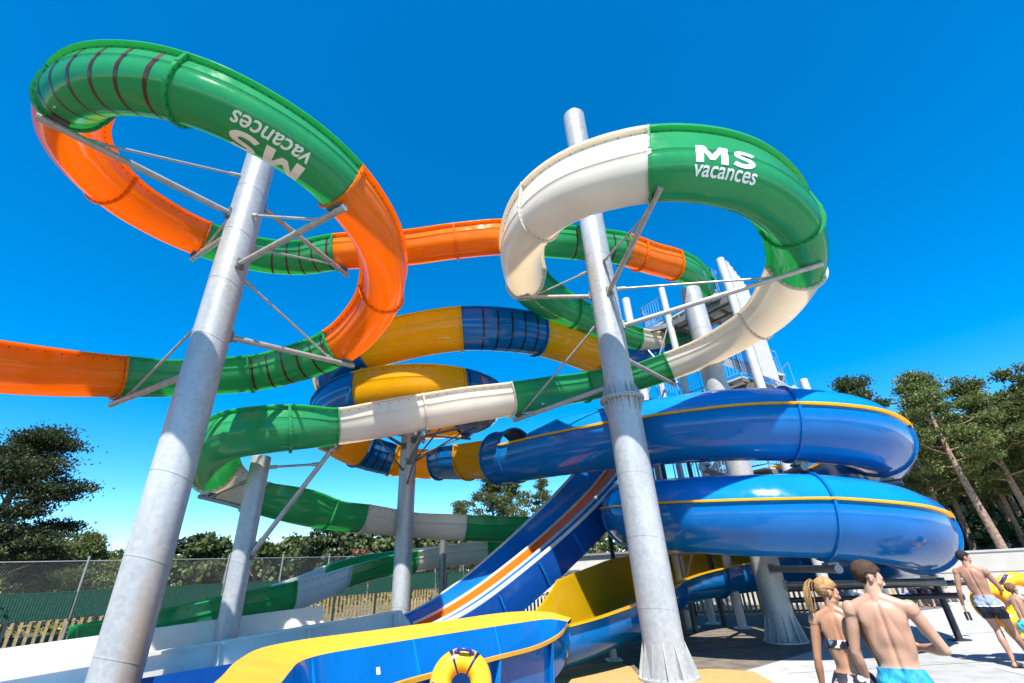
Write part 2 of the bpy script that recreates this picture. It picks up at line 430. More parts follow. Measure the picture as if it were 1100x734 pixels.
def build_slide(root, spec, dims, first, raise_=None, bank=0.55, bolt_cols=('bolt',), end_flange=True):
    """spec: (x,y,z,mark); a colour mark starts a new section, 'j' puts a joint inside one"""
    w, hr, d, lip = dims
    tr = Track([p[:3] for p in spec], 0.1, bank)
    n = len(tr.P) - 1
    cuts = [(0, first)] + [(tr.idx[k], p[3]) for k, p in enumerate(spec) if len(p) > 3 and p[3] and p[3] != 'j' and tr.idx[k] > 0] + [(n, None)]
    joints = [tr.idx[k] for k, p in enumerate(spec) if len(p) > 3 and p[3] == 'j']
    cz_ = hr - .35 * (hr + d)
    def up(i, P):
        e, f = raise_(i, tr) if raise_ else (0.0, 1.0)
        return [(u * f, (v + e * (v - cz_) / (hr - cz_)) * f) if u > 0 and v > cz_ else (u * f, v * f) for u, v in P]
    prof0 = u_closed(w, hr, d, lip); prof = (lambda i: up(i, prof0)) if raise_ else prof0; coll0 = u_collar(w, hr, d, lip); no = len(u_outer(w, hr, d, lip, .025))
    mid = u_outer(w + 0.02, hr, d + .02, 0.0, .025)[2:-2]
    secs = []
    for (i0, c), (i1, _) in zip(cuts[:-1], cuts[1:]):
        if i1 - i0 < 2: continue
        striped = c.endswith('*'); key = c.rstrip('*')
        sm = M['navystripe'] if key in ('blue',) else M['redstripe']
        L0 = tr.len[i0]; L1 = tr.len[i1]
        mb = MB()
        def mi(i, j):
            if not striped or j >= no or j < 1: return 0
            return 0
        tr.sweep(mb, i0, i1, prof, 0, cap0=(i0 == 0), cap1=(i1 == n))
        bolt_row(mb, tr, i0, i1, (w, hr - 0.085), 0.24, side=1, rise=raise_); bolt_row(mb, tr, i0, i1, (-w, hr - 0.085), 0.24, side=-1)
        if striped:
            frac = striped_range.get((root.name, len(secs)), (0.12, 0.9))
            Ls = L0 + 0.45
            Ls, Le = L0 + (L1 - L0) * frac[0], L0 + (L1 - L0) * frac[1]
            while Ls < Le:
                # a band 60 mm wide, 3 mm proud of the laminate
                V = []; k = 0
                o = u_outer(w + 0.003, hr - .05, d + 0.003, 0.0, .025, 18)[2:-2]
                for Lq in (Ls, Ls + 0.055):
                    V += [tr.point(Lq, u, v) for u, v in o]
                m_ = len(o)
                mb.add(V, [(q, q + 1, m_ + q + 1, m_ + q) for q in range(m_ - 1)], 2)
                Ls += 0.42
        o = mb.build('flume_section', [M[key], M['bolt'], sm], root, 38)
        o['label'] = {'green': 'green', 'orange': 'orange', 'white': 'cream white', 'blue': 'blue', 'yellow': 'yellow', 'clearwhite': 'milky white'}[key] + (' flume section with dark rings' if striped else ' flume section')
        secs.append((o, i0, i1, key))
    for q, (o, i0, i1, key) in enumerate(secs):
        js = [j for j in joints if i0 < j < i1]
        ends = [(i0, 0, 1)] if (q > 0 or end_flange) else []
        if q == len(secs) - 1 and end_flange: ends.append((i1, -1, 0))
        for j in js: ends.append((j, -1, 1))
        for (i, a, b) in ends:
            mb = MB(); La = max(0, tr.len[i] - 0.022) if a or i > 0 else 0; Lb = min(tr.len[-1], tr.len[i] + 0.022)
            coll = up(i, coll0)
            V = [tr.point(La, u, v) for u, v in coll] + [tr.point(Lb, u, v) for u, v in coll]; m_ = len(coll)
            mb.add(V, [(k, m_ + k, m_ + (k + 1) % m_, (k + 1) % m_) for k in range(m_)] + [tuple(range(m_)), tuple(reversed(range(m_, 2 * m_)))], 0)
            ring_bolts(mb, tr, i, up(i, mid), 0.14, 1)
            mb.build('joint_flange', [M[key], M['bolt']], o, None)
    return tr, secs
striped_range = {}

# ---------------------------------------------------------------- slide 1: green and orange body slide round the left pillar
A = [(7.5, 14.9, 11.15, None), (6.46, 13.5, 11.02, None), (5.75, 12.95, 10.98, 'orange'), (4.88, 12.5, 10.95, None), (4.35, 12.2, 10.94, 'j'), (3.75, 11.85, 10.93, 'green*'),
     (2.7, 11.5, 10.9, None), (1.4, 11.15, 10.86, None), (0.4, 10.9, 10.82, 'orange'), (-0.09, 10.75, 10.78, None), (-1.5, 10.66, 10.66, 'j'), (-2.9, 10.66, 10.53, None)]
A += turn(PL, 3.1, [(75, 10.38), (107, 10.33), (150, 10.24), (190, 10.0), (237, 9.5), (265, 9.12), (305, 8.62), (351, 8.09), (389, 7.72), (416, 7.34), (443, 7.0), (492, 6.40), (516, 6.05)],
          {75: 'green*', 143: 'orange', 186: 'j', 237: 'green*', 284: 'j', 332: 'orange', 386: 'j', 425: 'green*', 468: 'j', 516: 'orange'})
A += [(-9.1, 7.55, 5.68, None), (-9.75, 6.1, 5.38, 'j'), (-10.6, 4.2, 5.0, None), (-11.6, 1.8, 4.55, None)]
body_slide_orange = thing('body_slide', 'green and orange open water slide coiling round the leftmost big pillar', 'water slide', (PL[0], PL[1], 0), 'open water slides on the pillars')
DIM = (0.46, 0.36, 0.44, 0.075)
striped_range[('body_slide', 4)] = (0.03, 0.52); striped_range[('body_slide', 6)] = (0.04, 0.47); striped_range[('body_slide', 8)] = (0.03, 0.48)
striped_range[('body_slide', 2)] = (0.02, 0.55)
trA, secA = build_slide(body_slide_orange, A, DIM, 'green')

# ---------------------------------------------------------------- slide 2: green and white body slide
B = [(8.3, 18.6, 10.45, None), (7.5, 17.95, 10.3, None), (6.1, 17.3, 10.15, 'white'), (5.0, 16.6, 10.05, 'green'), (4.1, 15.8, 9.98, 'j'), (3.16, 14.87, 9.88, None), (2.05, 13.75, 9.8, 'j')]
B += turn(CR, 3.52, [(150, 9.68), (180, 9.6), (210, 9.5), (240, 9.27), (255, 9.08), (276, 8.86), (303, 8.6), (325, 8.32), (345, 8.12), (362, 7.99), (397, 7.83), (429, 7.58), (452, 7.3)],
          {163: 'white', 211: 'j', 257: 'green', 318: 'j', 344: 'white', 381: 'j', 430: 'green'})
B += [(2.2, 13.4, 6.93, 'j'), (0.95, 12.75, 6.56, None), (-0.22, 12.1, 6.18, 'white'), (-1.3, 11.55, 5.88, None), (-2.4, 11.15, 5.62, 'j'), (-3.5, 10.75, 5.36, None), (-4.35, 10.35, 5.15, 'green'), (-5.05, 9.72, 4.92, 'j')]
B += turn((-5.5, 11.35), 1.95, [(250, 4.75), (215, 4.55), (180, 4.3), (140, 4.02)], {190: 'white', 146: 'green'})
B += [(-6.3, 13.3, 3.8, None), (-5.9, 14.2, 3.72, 'j'), (-5.15, 15.2, 3.65, 'white'), (-3.9, 16.4, 3.52, None), (-2.05, 17.15, 3.36, 'green'), (-0.5, 17.6, 3.25, None), (0.9, 18.1, 3.12, None), (1.6, 19.1, 3.0, None),
      (1.2, 20.3, 2.9, None), (-0.2, 20.9, 2.8, None), (-1.6, 20.8, 2.72, 'white'), (-3.1, 20.3, 2.62, None), (-4.4, 19.6, 2.48, 'green'), (-5.5, 18.5, 2.32, None), (-6.05, 17.3, 2.1, None),
      (-6.2, 16.6, 1.98, 'clearwhite'), (-6.45, 15.3, 1.74, None), (-6.75, 14.2, 1.56, 'green'), (-7.3, 13.1, 1.4, None), (-8.1, 11.9, 1.2, None), (-9.2, 10.6, 0.98, None)]
body_slide_white = thing('body_slide', 'green and white open water slide looping round the tall middle pillar', 'water slide', (CR[0], CR[1], 0), 'open water slides on the pillars')
def riseB(i, tr):
    a, b, c, d_ = [tr.len[tr.idx[k]] for k in (riseK[0] - 1, riseK[0] + 2, riseK[1] - 1, riseK[1] + 1)]; L = tr.len[i]
    q = max(0, min(1, (L - a) / (b - a), (d_ - L) / (d_ - c))); q = q * q * (3 - 2 * q)
    a2, b2, c2, e2 = tr.len[tr.idx[riseK[0] - 4]], tr.len[tr.idx[riseK[0]]], tr.len[tr.idx[riseK[1]]], tr.len[tr.idx[riseK[1] + 4]]
    g = max(0, min(1, (L - a2) / (b2 - a2), (e2 - L) / (e2 - c2))); g = g * g * (3 - 2 * g)
    return .34 * q, 1 + .22 * g
riseK = [k for k, p in enumerate(B) if p[3] == 'white'][1], [k for k, p in enumerate(B) if p[3] == 'white'][2]
trB, secB = build_slide(body_slide_white, B, DIM, 'green', riseB)

# lettering on the two loops
def L_at(tr, c, deg, lo, hi):
    """arc length of the sample between lengths lo..hi nearest to bearing deg about c"""
    a = np.degrees(np.arctan2(tr.P[:, 1] - c[1], tr.P[:, 0] - c[0])); dd = np.abs((a - deg + 180) % 360 - 180)
    dd[(tr.len < lo) | (tr.len > hi)] = 999
    return tr.len[int(np.argmin(dd))]
def sec_of(secs, tr, L):
    for o, i0, i1, k in secs:
        if tr.len[i0] <= L <= tr.len[i1]: return o
_or = u_outer(DIM[0], DIM[1], DIM[2], 0.0, .025)[2:]
def seclen(secs, tr, key, n):
    q = [(i0, i1) for o, i0, i1, k in secs if k == key][n]; return tr.len[q[0]], tr.len[q[1]]
_orB = [(u * 1.22, (v + .34 * (v - .08) / .28) * 1.22) if v > .08 else (u * 1.22, v * 1.22) for u, v in _or]
lo, hi = [(trB.len[i0], trB.len[i1]) for o, i0, i1, k in secB][4]     # near green quarter of the right loop
Lb = L_at(trB, CR, -76, lo, hi); sB = sec_of(secB, trB, Lb)
wrap_text('MS', trB, Lb - 0.88, _orB, 0.58, 0.44, False, 0.012, 1.08, 'lettering', M['letterwhite'], sB)
wrap_text('vacances', trB, Lb - 0.90, _orB, 1.07, 0.23, False, 0.012, 1.14, 'lettering', M['letterwhite'], sB, 0.15)
qa = [k for k, s in enumerate(secA) if s[3] == 'green'][3]
lo, hi = trA.len[secA[qa][1]], trA.len[secA[qa][2]]
La = L_at(trA, PL, -56, lo, hi); sA = secA[qa][0]
wrap_text('vacances', trA, La - 0.25, _or, 0.64, 0.20, True, 0.012, 1.12, 'lettering', M['letter'], sA, 0.15)
wrap_text('MS', trA, La - 0.23, _or, 0.90, 0.40, True, 0.012, 1.12, 'lettering', M['letter'], sA)

# ---------------------------------------------------------------- slide 3: blue and yellow raft slide: open coil, closed coil, landing chute
RD = (0.66, 0.50, 0.62, 0.07)
C1 = [(6.6, 17.8, 9.55, None), (5.2, 17.4, 9.4, None), (3.7, 16.6, 9.2, None), (3.0, 15.9, 9.12, 'yellow'), (1.75, 14.45, 8.98, None), (0.85, 13.65, 8.92, 'blue*'), (-0.4, 13.0, 8.85, None), (-1.6, 12.72, 8.8, 'yellow'), (-2.9, 12.72, 8.68, None)]
C1 += turn(P4, 2.7, [(252, 8.45), (180, 8.0), (120, 7.7), (90, 7.55), (45, 7.4), (0, 7.25), (-45, 7.1), (-108, 6.88), (-180, 6.5), (-222, 6.22), (-256, 6.0)],
           {252: 'blue', 203: 'yellow', 128: 'blue', 92: 'yellow', 50: 'blue', -12: 'blue*', -47: 'yellow', -108: 'blue', -176: 'yellow', -212: 'blue*', -242: 'yellow'})
C1 += [(-3.1, 17.85, 5.82, 'blue'), (-2.45, 17.1, 5.64, None), (-1.8, 16.38, 5.48, 'yellow'), (-1.2, 15.7, 5.35, None), (-0.62, 15.05, 5.23, None)]
raft_slide = thing('raft_slide', 'blue and yellow raft slide with a closed blue coil ending in a yellow landing chute', 'water slide', (P3[0], P3[1], 0))
trC, secC = build_slide(raft_slide, C1, RD, 'blue', bank=0.35)

T1 = [(-0.68, 15.1, 5.24, None), (-0.3, 14.7, 5.2, None), (0.1, 14.3, 5.16, None), (1.5, 13.05, 5.06, None), (3.0, 11.75, 4.92, None)]
T1 += turn(P3, 3.2, [(-128, 4.76), (-80, 4.45), (-39, 4.25), (0, 4.05), (90, 3.6), (180, 3.1), (242, 2.72), (270, 2.58), (321, 2.2), (360, 1.95), (392, 1.8)], {-94: 'j', 266: 'j', 318: 'j', -42: 'j'}, 16)
T1 += [(8.1, 16.1, 1.66, None), (7.2, 16.5, 1.58, None), (6.0, 16.5, 1.48, None), (4.7, 15.9, 1.36, None), (3.6, 14.7, 1.24, None), (2.75, 13.1, 1.1, None), (1.75, 11.75, 0.92, None), (0.95, 11.0, 0.78, None), (0.42, 10.58, 0.72, None)]
trT = Track([p[:3] for p in T1], 0.1, 0.1)
rt = 0.82
def circ(r, n=36, a0=0, a1=360):
    return [(r * math.cos(R(a0 + (a1 - a0) * k / n)), r * math.sin(R(a0 + (a1 - a0) * k / n))) for k in range(n + (0 if a1 - a0 == 360 else 1))]
def half(r, a0, a1, t=0.025, n=22): return circ(r, n, a0, a1) + circ(r - t, n, a1, a0)
deg = np.degrees(np.unwrap(np.arctan2(trT.P[:, 1] - P3[1], trT.P[:, 0] - P3[0])))
deg -= 360 * round((deg[trT.idx[8]] - (-80)) / 360)
iT = lambda a: int(np.argmin(np.where(np.arange(len(deg)) < trT.idx[5], 1e9, np.abs(deg - a))))
i_ring, i_mouth, i_cover = 0, int(np.searchsorted(trT.len, 0.85)), int(np.searchsorted(trT.len, 1.9))
iE = iT(392); seam = 14
# lower shells (each ends at a joint), upper covers, yellow seam rails
joints = [iT(a) for a in (-94, -42)] ; jr = [iT(a) for a in (178, 266, 318)]
io0, io1 = iT(12), iT(150)              # the back of the upper coil is open with a tall yellow-lined wall
mb = MB(); trT.sweep(mb, 0, i_mouth, circ(rt + .01) , 0); 
inner = MB()
mb = MB()
n_ = 40; V = []
prof_full = circ(rt + .012, 40)
trT.sweep(mb, 0, i_mouth, prof_full, 0); trT.sweep(mb, 0, i_mouth, list(reversed(circ(rt - .02, 40))), 0)
for i in (0, i_mouth):
    V = [trT.at(i, u, v) for u, v in circ(rt + .012, 40)] + [trT.at(i, u, v) for u, v in circ(rt - .02, 40)]
    mb.add(V, [(k, (k + 1) % 40, 40 + (k + 1) % 40, 40 + k) for k in range(40)], 0)
entry = mb.build('tube_entry', [M['blue']], raft_slide, 40)
def tube_ring(i, parent, r=rt, g=0.05, key='blue', half_w=0.022):
    mb = MB(); L = trT.len[i]
    a, b = max(0, L - half_w), min(trT.len[-1], L + half_w)
    po, pi = circ(r + g, 40), circ(r - .01, 40)
    V = [trT.point(q, u, v) for q in (a, b) for u, v in po] + [trT.point(q, u, v) for q in (a, b) for u, v in pi]
    F = []
    for k in range(40):
        k2 = (k + 1) % 40
        F += [(k, 40 + k, 40 + k2, k2), (k, k2, 80 + k2, 80 + k), (40 + k, 120 + k, 120 + k2, 40 + k2), (80 + k, 80 + k2, 120 + k2, 120 + k)]
    mb.add(V, F, 0); ring_bolts(mb, trT, i, circ(r + .03, 40), 0.16, 1, 0.03)
    return mb.build('joint_flange', [M[key], M['bolt']], parent, None)
tube_ring(1, entry); tube_ring(i_mouth, entry)
sa, sb = 180 - seam, 360 + seam        # lower shell from left seam round the bottom to right seam
spans = [(i_mouth, joints[0]), (joints[0], joints[1]), (joints[1], io0), (io0, io1), (io1, jr[0]), (jr[0], jr[1]), (jr[1], jr[2]), (jr[2], iE)]
for k, (i0, i1) in enumerate(spans):
    mb = MB()
    if k == 3:
        # open back of the coil: tall outer wall lined yellow
        def prf(i):
            q = min(1, (i - io0) / 8, (io1 - i) / 8); top = seam + 62 * q
            return circ(rt, 26, 176, 360 + top) + circ(rt - .03, 26, 360 + top, 176)
        trT.sweep(mb, i0, i1, prf, lambda i, j: 0 if j < 26 else 1)
        lo_ = mb.build('tube_shell', [M['blue'], M['yellow']], raft_slide, 40); lo_['label'] = 'open back section lined in yellow'
        continue
    trT.sweep(mb, i0, i1, half(rt, sa, sb), 0)
    lo_ = mb.build('tube_shell', [M['blue']], raft_slide, 40); lo_['label'] = 'blue lower tube shell'
    mb = MB()
    for sgn in (1, -1):
        u0, v0 = rt * math.cos(R(seam)) * sgn, rt * math.sin(R(seam))
        pf = [(u0 + sgn * .075, v0 + .018), (u0 + sgn * .075, v0 - .022), (u0 - sgn * .015, v0 - .022), (u0 - sgn * .015, v0 + .018)]
        trT.sweep(mb, i0, i1, pf if sgn > 0 else pf[::-1], 0, True, True)
    mb.build('seam_rail', [M['yellow']], lo_, 40)
    j0 = max(i0, i_cover)
    mb = MB()
    def cov(i, k=k, j0=j0):
        q = 1.0
        if k == 0: q = min(1, 0.55 + 0.45 * (i - j0) / 9)
        a1 = seam + (180 - 2 * seam) * 1.0
        r2 = rt * (0.86 + 0.14 * q) if k == 0 else rt
        o = [(u, rt * math.sin(R(seam)) + (v - rt * math.sin(R(seam))) * (q ** .8)) for u, v in circ(rt - .004, 22, seam, a1)]
        inn = [(u * (1 - .03), rt * math.sin(R(seam)) + (v - rt * math.sin(R(seam))) * (q ** .8) * .96) for u, v in circ(rt - .004, 22, a1, seam)]
        return o + inn
    trT.sweep(mb, j0, i1, cov, 0, True, True)
    up_ = mb.build('tube_cover', [M['bluecover']], raft_slide, 40); up_['label'] = 'blue upper tube cover'
    if k not in (0,): tube_ring(i0, lo_)
    if k in (2, 7): tube_ring(i1, lo_)

# landing chute: blue outside, yellow inside, outer (right-hand) wall tall
n_end = len(trT.P) - 1
LE0, LE1 = trT.len[iE], trT.len[-1]
def chute(i):
    q = (trT.len[i] - LE0) / (LE1 - LE0)
    w = 0.80 + 0.12 * q if q < .72 else .886 - .36 * ((q - .72) / .28) ** 1.3; hl = 0.22 - 0.02 * q
    hr_ = 0.50 + 0.30 * math.sin(min(1, q * 1.15) * math.pi) if q < .87 else 0.50
    hr_ = .50 + .32 * min(1, q / .5) - .55 * max(0, (q - .90) / .10) ** .8
    d = 0.68 - .10 * q
    lo_arc = [(w * math.cos(x), -0.05 + (d - .05) * math.sin(x)) for x in [-math.pi * k / 20 for k in range(21)]]
    o = [(w + .15, hr_), (w + .10, hr_ * .6)] + lo_arc + [(-w, hl - .03), (-w - .09, hl - .03), (-w - .09, hl)]
    t = .03
    inn = [(-w + t, hl)] + [(-(w - t) * math.cos(x), -0.05 + (d - .05 - t) * math.sin(x)) for x in [-math.pi * k / 20 for k in range(21)]] + [(w + .10 - t, hr_ * .6), (w + .15 - t, hr_)]
    return o + inn
mb = MB()
trT.sweep(mb, iE, n_end, chute, lambda i, j: 0 if j < 23 else 1, False, False)
ch = mb.build('landing_chute', [M['blue'], M['yellow']], raft_slide, 40); ch['label'] = 'curved landing chute, yellow inside and blue outside'
for a in (0.30, 0.55, 0.80):
    i = int(np.searchsorted(trT.len, LE0 + a * (LE1 - LE0))); pr = chute(i)[1:24]
    mb = MB(); La, Lb = trT.len[i] - .02, trT.len[i] + .02
    off = [(u * 1.0 + (0.07 if u > 0 else -0.07), v - .05) for u, v in pr]
    V = [trT.point(q, u, v) for q in (La, Lb) for u, v in pr] + [trT.point(q, u, v) for q in (La, Lb) for u, v in off]; m_ = len(pr); F = []
    for k in range(m_ - 1):
        F += [(2 * m_ + k, 3 * m_ + k, 3 * m_ + k + 1, 2 * m_ + k + 1), (k, k + 1, 2 * m_ + k + 1, 2 * m_ + k), (m_ + k, 3 * m_ + k, 3 * m_ + k + 1, m_ + k + 1)]
    mb.add(V, F, 0); mb.build('joint_flange', [M['blue']], ch, None)

# landing basin in front: lofted strips
def loft(mb, lines, mi, flip=False):
    """lines: list of polylines with equal point count"""
    n = len(lines[0]); V = [p for L in lines for p in L]; F = []; MI = []
    for a in range(len(lines) - 1):
        for k in range(n - 1):
            f = (a * n + k, a * n + k + 1, (a + 1) * n + k + 1, (a + 1) * n + k)
            F.append(f[::-1] if flip else f); MI.append(mi[a] if isinstance(mi, (list, tuple)) else mi)
    mb.add(V, F, MI)
def smooth_line(P, per=0.15): return catmull(P, per)[0]
def resample(P, n):
    P = np.array(P); L = np.concatenate([[0], np.cumsum(np.linalg.norm(np.diff(P, axis=0), axis=1))]); q = np.linspace(0, L[-1], n)
    return np.stack([np.interp(q, L, P[:, k]) for k in range(3)], 1)
F_top = smooth_line([(0.76, 10.17, .97), (0.45, 10.55, 1.0), (-0.2, 10.12, 1.0), (-1.38, 9.0, 1.0), (-2.3, 8.08, 1.0), (-2.85, 7.42, 1.0), (-2.93, 6.9, 1.0), (-2.78, 6.35, 1.0), (-2.53, 5.57, 1.0), (-2.3, 4.8, 1.0)])
F_top = resample(F_top, 60)
B_out = resample(smooth_line([(0.86, 10.5, 1.0), (0.42, 10.86, 1.1), (-0.3, 10.36, 1.17), (-1.53, 9.2, 1.17), (-2.5, 8.26, 1.17), (-3.2, 7.62, 1.17), (-3.5, 7.05, 1.16), (-3.35, 6.2, 1.14), (-2.98, 5.25, 1.12), (-2.7, 4.5, 1.12)]), 60)
N_top = resample(smooth_line([(0.76, 10.17, .95), (0.55, 9.6, .86), (0.12, 8.8, .8), (-0.55, 7.9, .8), (-1.2, 7.04, .8), (-1.65, 6.3, .8), (-1.6, 5.4, .8), (-1.4, 4.6, .8)]), 60)
def shift(P, q, z): Q = P + (np.roll(P * 0, 0)); Q = Q.copy(); Q[:, :2] = P[:, :2] * (1 - q) + ((F_top + N_top) / 2)[:, :2] * q; Q[:, 2] = z; return Q
mb = MB()
bow = np.exp(-np.arange(60) / 5.5); Fb = shift(F_top, .25, .32 + .42 * bow); Nb = shift(N_top, .25, .32 + .42 * bow); Ff = F_top.copy(); Ff[:, 2] -= .0
F_in = shift(F_top, .02, .985)
N_fl = N_top + (N_top - (F_top + N_top) / 2) * np.array([.14, .14, 0]); N_fl[:, 2] = N_top[:, 2] + .01
N_dn = N_fl.copy(); N_dn[:, 2] -= .05
N_ex = N_top.copy(); N_ex[:, 2] -= .055
N_bt = shift(N_top, .12, .12 + .52 * bow)
F_bt = shift(F_top, -.02, .12 + .52 * bow); F_bx = B_out.copy(); F_bx[:, 2] -= .05; F_ex = shift(F_top, -.06, .9)
loft(mb, [B_out, F_top], 1, True); loft(mb, [F_top, Fb, Nb, N_top], 0, True)
loft(mb, [N_top, N_fl, N_dn, N_ex], 1, True); loft(mb, [N_ex, N_bt], 0, True)
loft(mb, [B_out, F_bx], 1); loft(mb, [F_bx, F_ex, F_bt], 0); loft(mb, [F_bt, N_bt], 0)
basin = mb.build('landing_basin', [M['blue'], M['yellowmatte']], raft_slide, 30); basin['label'] = 'blue landing basin with yellow rims'
for k in (14, 27, 40):
    mb = MB(); a, b = Vector(F_top[k]), Vector(Fb[k]); inw = (Vector(Nb[k]) - b); inw.z = 0; inw.normalize(); t = (Vector(F_top[k + 1]) - a).normalized() * .015
    mb.add([a - t, a + t, b + t + inw * .10, b - t + inw * .10, b - t, b + t], [(0, 1, 2, 3), (0, 3, 4), (1, 5, 2), (3, 2, 5, 4)], 0)
    mb.build('rib', [M['bluecover']], basin)
for k in (10, 24, 36):
    mb = MB(); a, b = Vector(N_ex[k]), Vector(N_bt[k]); out = (a - Vector(F_top[k])); out.z = 0; out.normalize(); t = (Vector(N_ex[k + 1]) - a).normalized() * .02
    mb.add([a - t, a + t, b + t + out * .10, b - t + out * .10, a - t + out * .10, a + t + out * .10, b - t, b + t], [(4, 5, 2, 3), (0, 4, 3, 6), (1, 7, 2, 5), (3, 2, 7, 6)], 0)
    mb.build('rib', [M['bluecover']], basin)
mb = MB()
for k, q in ((19, .45), (32, .4), (44, .5)):
    a = Vector(F_top[k]) * (1 - q) + Vector(Fb[k]) * q; t = (Vector(F_top[k + 1]) - Vector(F_top[k])).normalized(); d = (Vector(Fb[k]) - Vector(F_top[k])).normalized(); nn = t.cross(d); nn = nn if nn.y < 0 else -nn
    a = a + nn * .006
    mb.add([a - t * .03, a + t * .03, a + t * .03 + d * .09, a - t * .03 + d * .09], [(0, 1, 2, 3)], 0)
mb.build('sticker', [M['letterwhite']], basin)

# ---------------------------------------------------------------- slide 4: multi-lane racer
D = [(6.8, 18.2, 7.9), (5.2, 17.05, 6.75), (3.75, 16.0, 5.35), (2.9, 15.4, 4.42), (1.9, 14.7, 3.56), (0.8, 13.92, 2.72), (-0.3, 13.15, 1.97), (-1.3, 12.45, 1.36), (-2.2, 11.75, .95), (-3.2, 10.95, .72), (-4.6, 9.75, .8), (-6.2, 8.3, .78), (-8.2, 6.4, .76)]
trD = Track(D, 0.15, 0.0)
trD.P += trD.S * .14; trD.S = trD.S * .84        # lane widths below are nominal; the slide is 16 % slimmer
racer = thing('racing_slide', 'steep multi lane slide with one orange lane between blue lanes and white dividers', 'water slide', (1.9, 14.7, 0))
kD = int(np.argmin(np.abs(trD.P[:, 0] + 2.35)))
def wall_h(i): return 1.0 - .72 * max(0, min(1, (i - .45 * kD) / (.5 * kD))) ** 1.2
def lane(u0, u1, dip, n=10): return [(u0 + (u1 - u0) * k / n, -dip * math.sin(math.pi * k / n) ** .7 if 0 < k < n else 0.0) for k in range(n + 1)]
def strip(name, line, key, label, parent=None, i0=0, i1=None, thick=.03, off=0.0):
    line = [(u, v + off) for u, v in line]
    mb = MB(); base = line + [(u, v - thick) for u, v in reversed(line)]
    pr = lambda i: [(u, v * wall_h(i)) if u > 1.02 and v > 0 else (u, v) for u, v in base]
    trD.sweep(mb, i0, i1 or kD, pr, 0, True, True)
    o = mb.build(name, [M[key]], parent or racer, 35); o['label'] = label; return o
strip('lane', [(1.16, .58), (1.10, .25)] + lane(1.0, .48, .13), 'blue', 'wide blue lane with a tall side wall')
strip('lane', lane(.41, -.48, .13), 'laneorange', 'orange lane')
strip('lane', lane(-.55, -1.12, .15), 'blue', 'narrow blue lane beside the orange one')
for u0, u1, v in ((1.24, 1.15, .60), (.48, .41, .05), (-.48, -.55, .05), (-1.12, -1.20, .10)):
    mb = MB(); pr = (lambda i, u0=u0, u1=u1, v=v: [(u0, v * (wall_h(i) if v > .3 else 1)), (u1, v * (wall_h(i) if v > .3 else 1)), (u1, v * (wall_h(i) if v > .3 else 1) - .07), (u0, v * (wall_h(i) if v > .3 else 1) - .07)]); trD.sweep(mb, 0, kD, pr, 0, True, True); mb.build('divider', [M['whiteplain']], racer, 35)
strip('side_skirt', [(-1.245, .03), (-1.27, -.25), (-1.24, -.62)], 'navy', 'dark blue outer skirt', thick=.02)
strip('side_skirt', [(1.245, .55), (1.27, .0), (1.25, -.45)], 'navy', 'dark blue outer skirt', thick=.02)
strip('run_out', lane(1.0, -1.2, .25, 14), 'bluecover', 'blue run-out floor', i0=kD - 1, i1=len(trD.P) - 1)
strip('side_skirt', [(-1.2, .02), (-1.24, -.3), (-1.24, -.6)], 'navy', 'blue side of the run-out', i0=kD - 1, i1=len(trD.P) - 1, thick=.02)
for i in range(6, kD, 9):
    mb = MB(); La = trD.len[i]
    o = [(-1.25, -.02), (-1.275, -.3), (-1.25, -.62)]; q = [(-1.33, -.02), (-1.355, -.3), (-1.33, -.62)]
    V = [trD.point(La - .02, u, v) for u, v in o + q] + [trD.point(La + .02, u, v) for u, v in o + q]
    mb.add(V, [(3, 9, 10, 4), (4, 10, 11, 5), (0, 1, 4, 3), (1, 2, 5, 4), (6, 9, 10, 7), (7, 10, 11, 8), (0, 3, 9, 6)], 0); mb.build('joint_flange', [M['blue']], racer)
for (i, us) in ((10, (-1.0, 1.0)), (22, (-1.0, .9)), (34, (-1.0, .9))):
    mb = MB()
    for u in us:
        p = Vector(trD.at(i, u, -.1)); mb.tube(p, (p.x, p.y, 0), .075, .075, 12)
    a, b = Vector(trD.at(i, us[0], -.25)), Vector(trD.at(i, us[1], -.25)); mb.beam(a, b, .08, .12)
    mb.build('support_frame', [M['steel_black']], racer, 40)

# ---------------------------------------------------------------- white ribbed run-out trough
trough = thing('run_out_trough', 'long cream white run-out trough with ribbed side in front of the leftmost pillar', 'slide trough', (-5.2, 9.6, 0))
nw = [(-2.84, 11.66, 1.24), (-4.3, 10.36, 1.14), (-6.0, 8.85, 1.02), (-7.4, 7.6, .93), (-9.5, 5.7, .84)]
fw = [(-4.75, 12.05, 1.40), (-5.6, 11.35, 1.36), (-6.9, 10.2, 1.28), (-8.66, 8.66, 1.18), (-10.9, 6.7, 1.08)]
nd = Vector((-.66, .75, 0))
def poly_off(P, d, dz): return [(p[0] + d * nd.x, p[1] + d * nd.y, p[2] + dz) for p in P]
mb = MB()
loft(mb, [poly_off(nw, 0.03, -.46), poly_off(nw, 0.01, -.045), poly_off(nw, -.085, -.045), poly_off(nw, -.085, 0), poly_off(nw, .12, .0), poly_off(nw, .17, -.5)], 0)
loft(mb, [poly_off(nw, 0.03, -.46), poly_off(nw, -.07, -.46), poly_off(nw, -.07, -.5), poly_off(nw, .17, -.5)], 0, True)
mb.build('near_wall', [M['whiteplain']], trough, 30)
mb = MB(); loft(mb, [poly_off(fw, -.30, -.62), poly_off(fw, 0, 0), poly_off(fw, .12, 0), poly_off(fw, .10, -.95)], 0)
mb.build('far_wall', [M['whiteplain']], trough, 30)
mb = MB(); loft(mb, [resample(poly_off(nw, .16, -.495), 20), resample(poly_off(fw, -.29, -.61), 20)], 0); mb.build('trough_floor', [M['whiteplain']], trough, 30)
NW = resample(nw, 60)
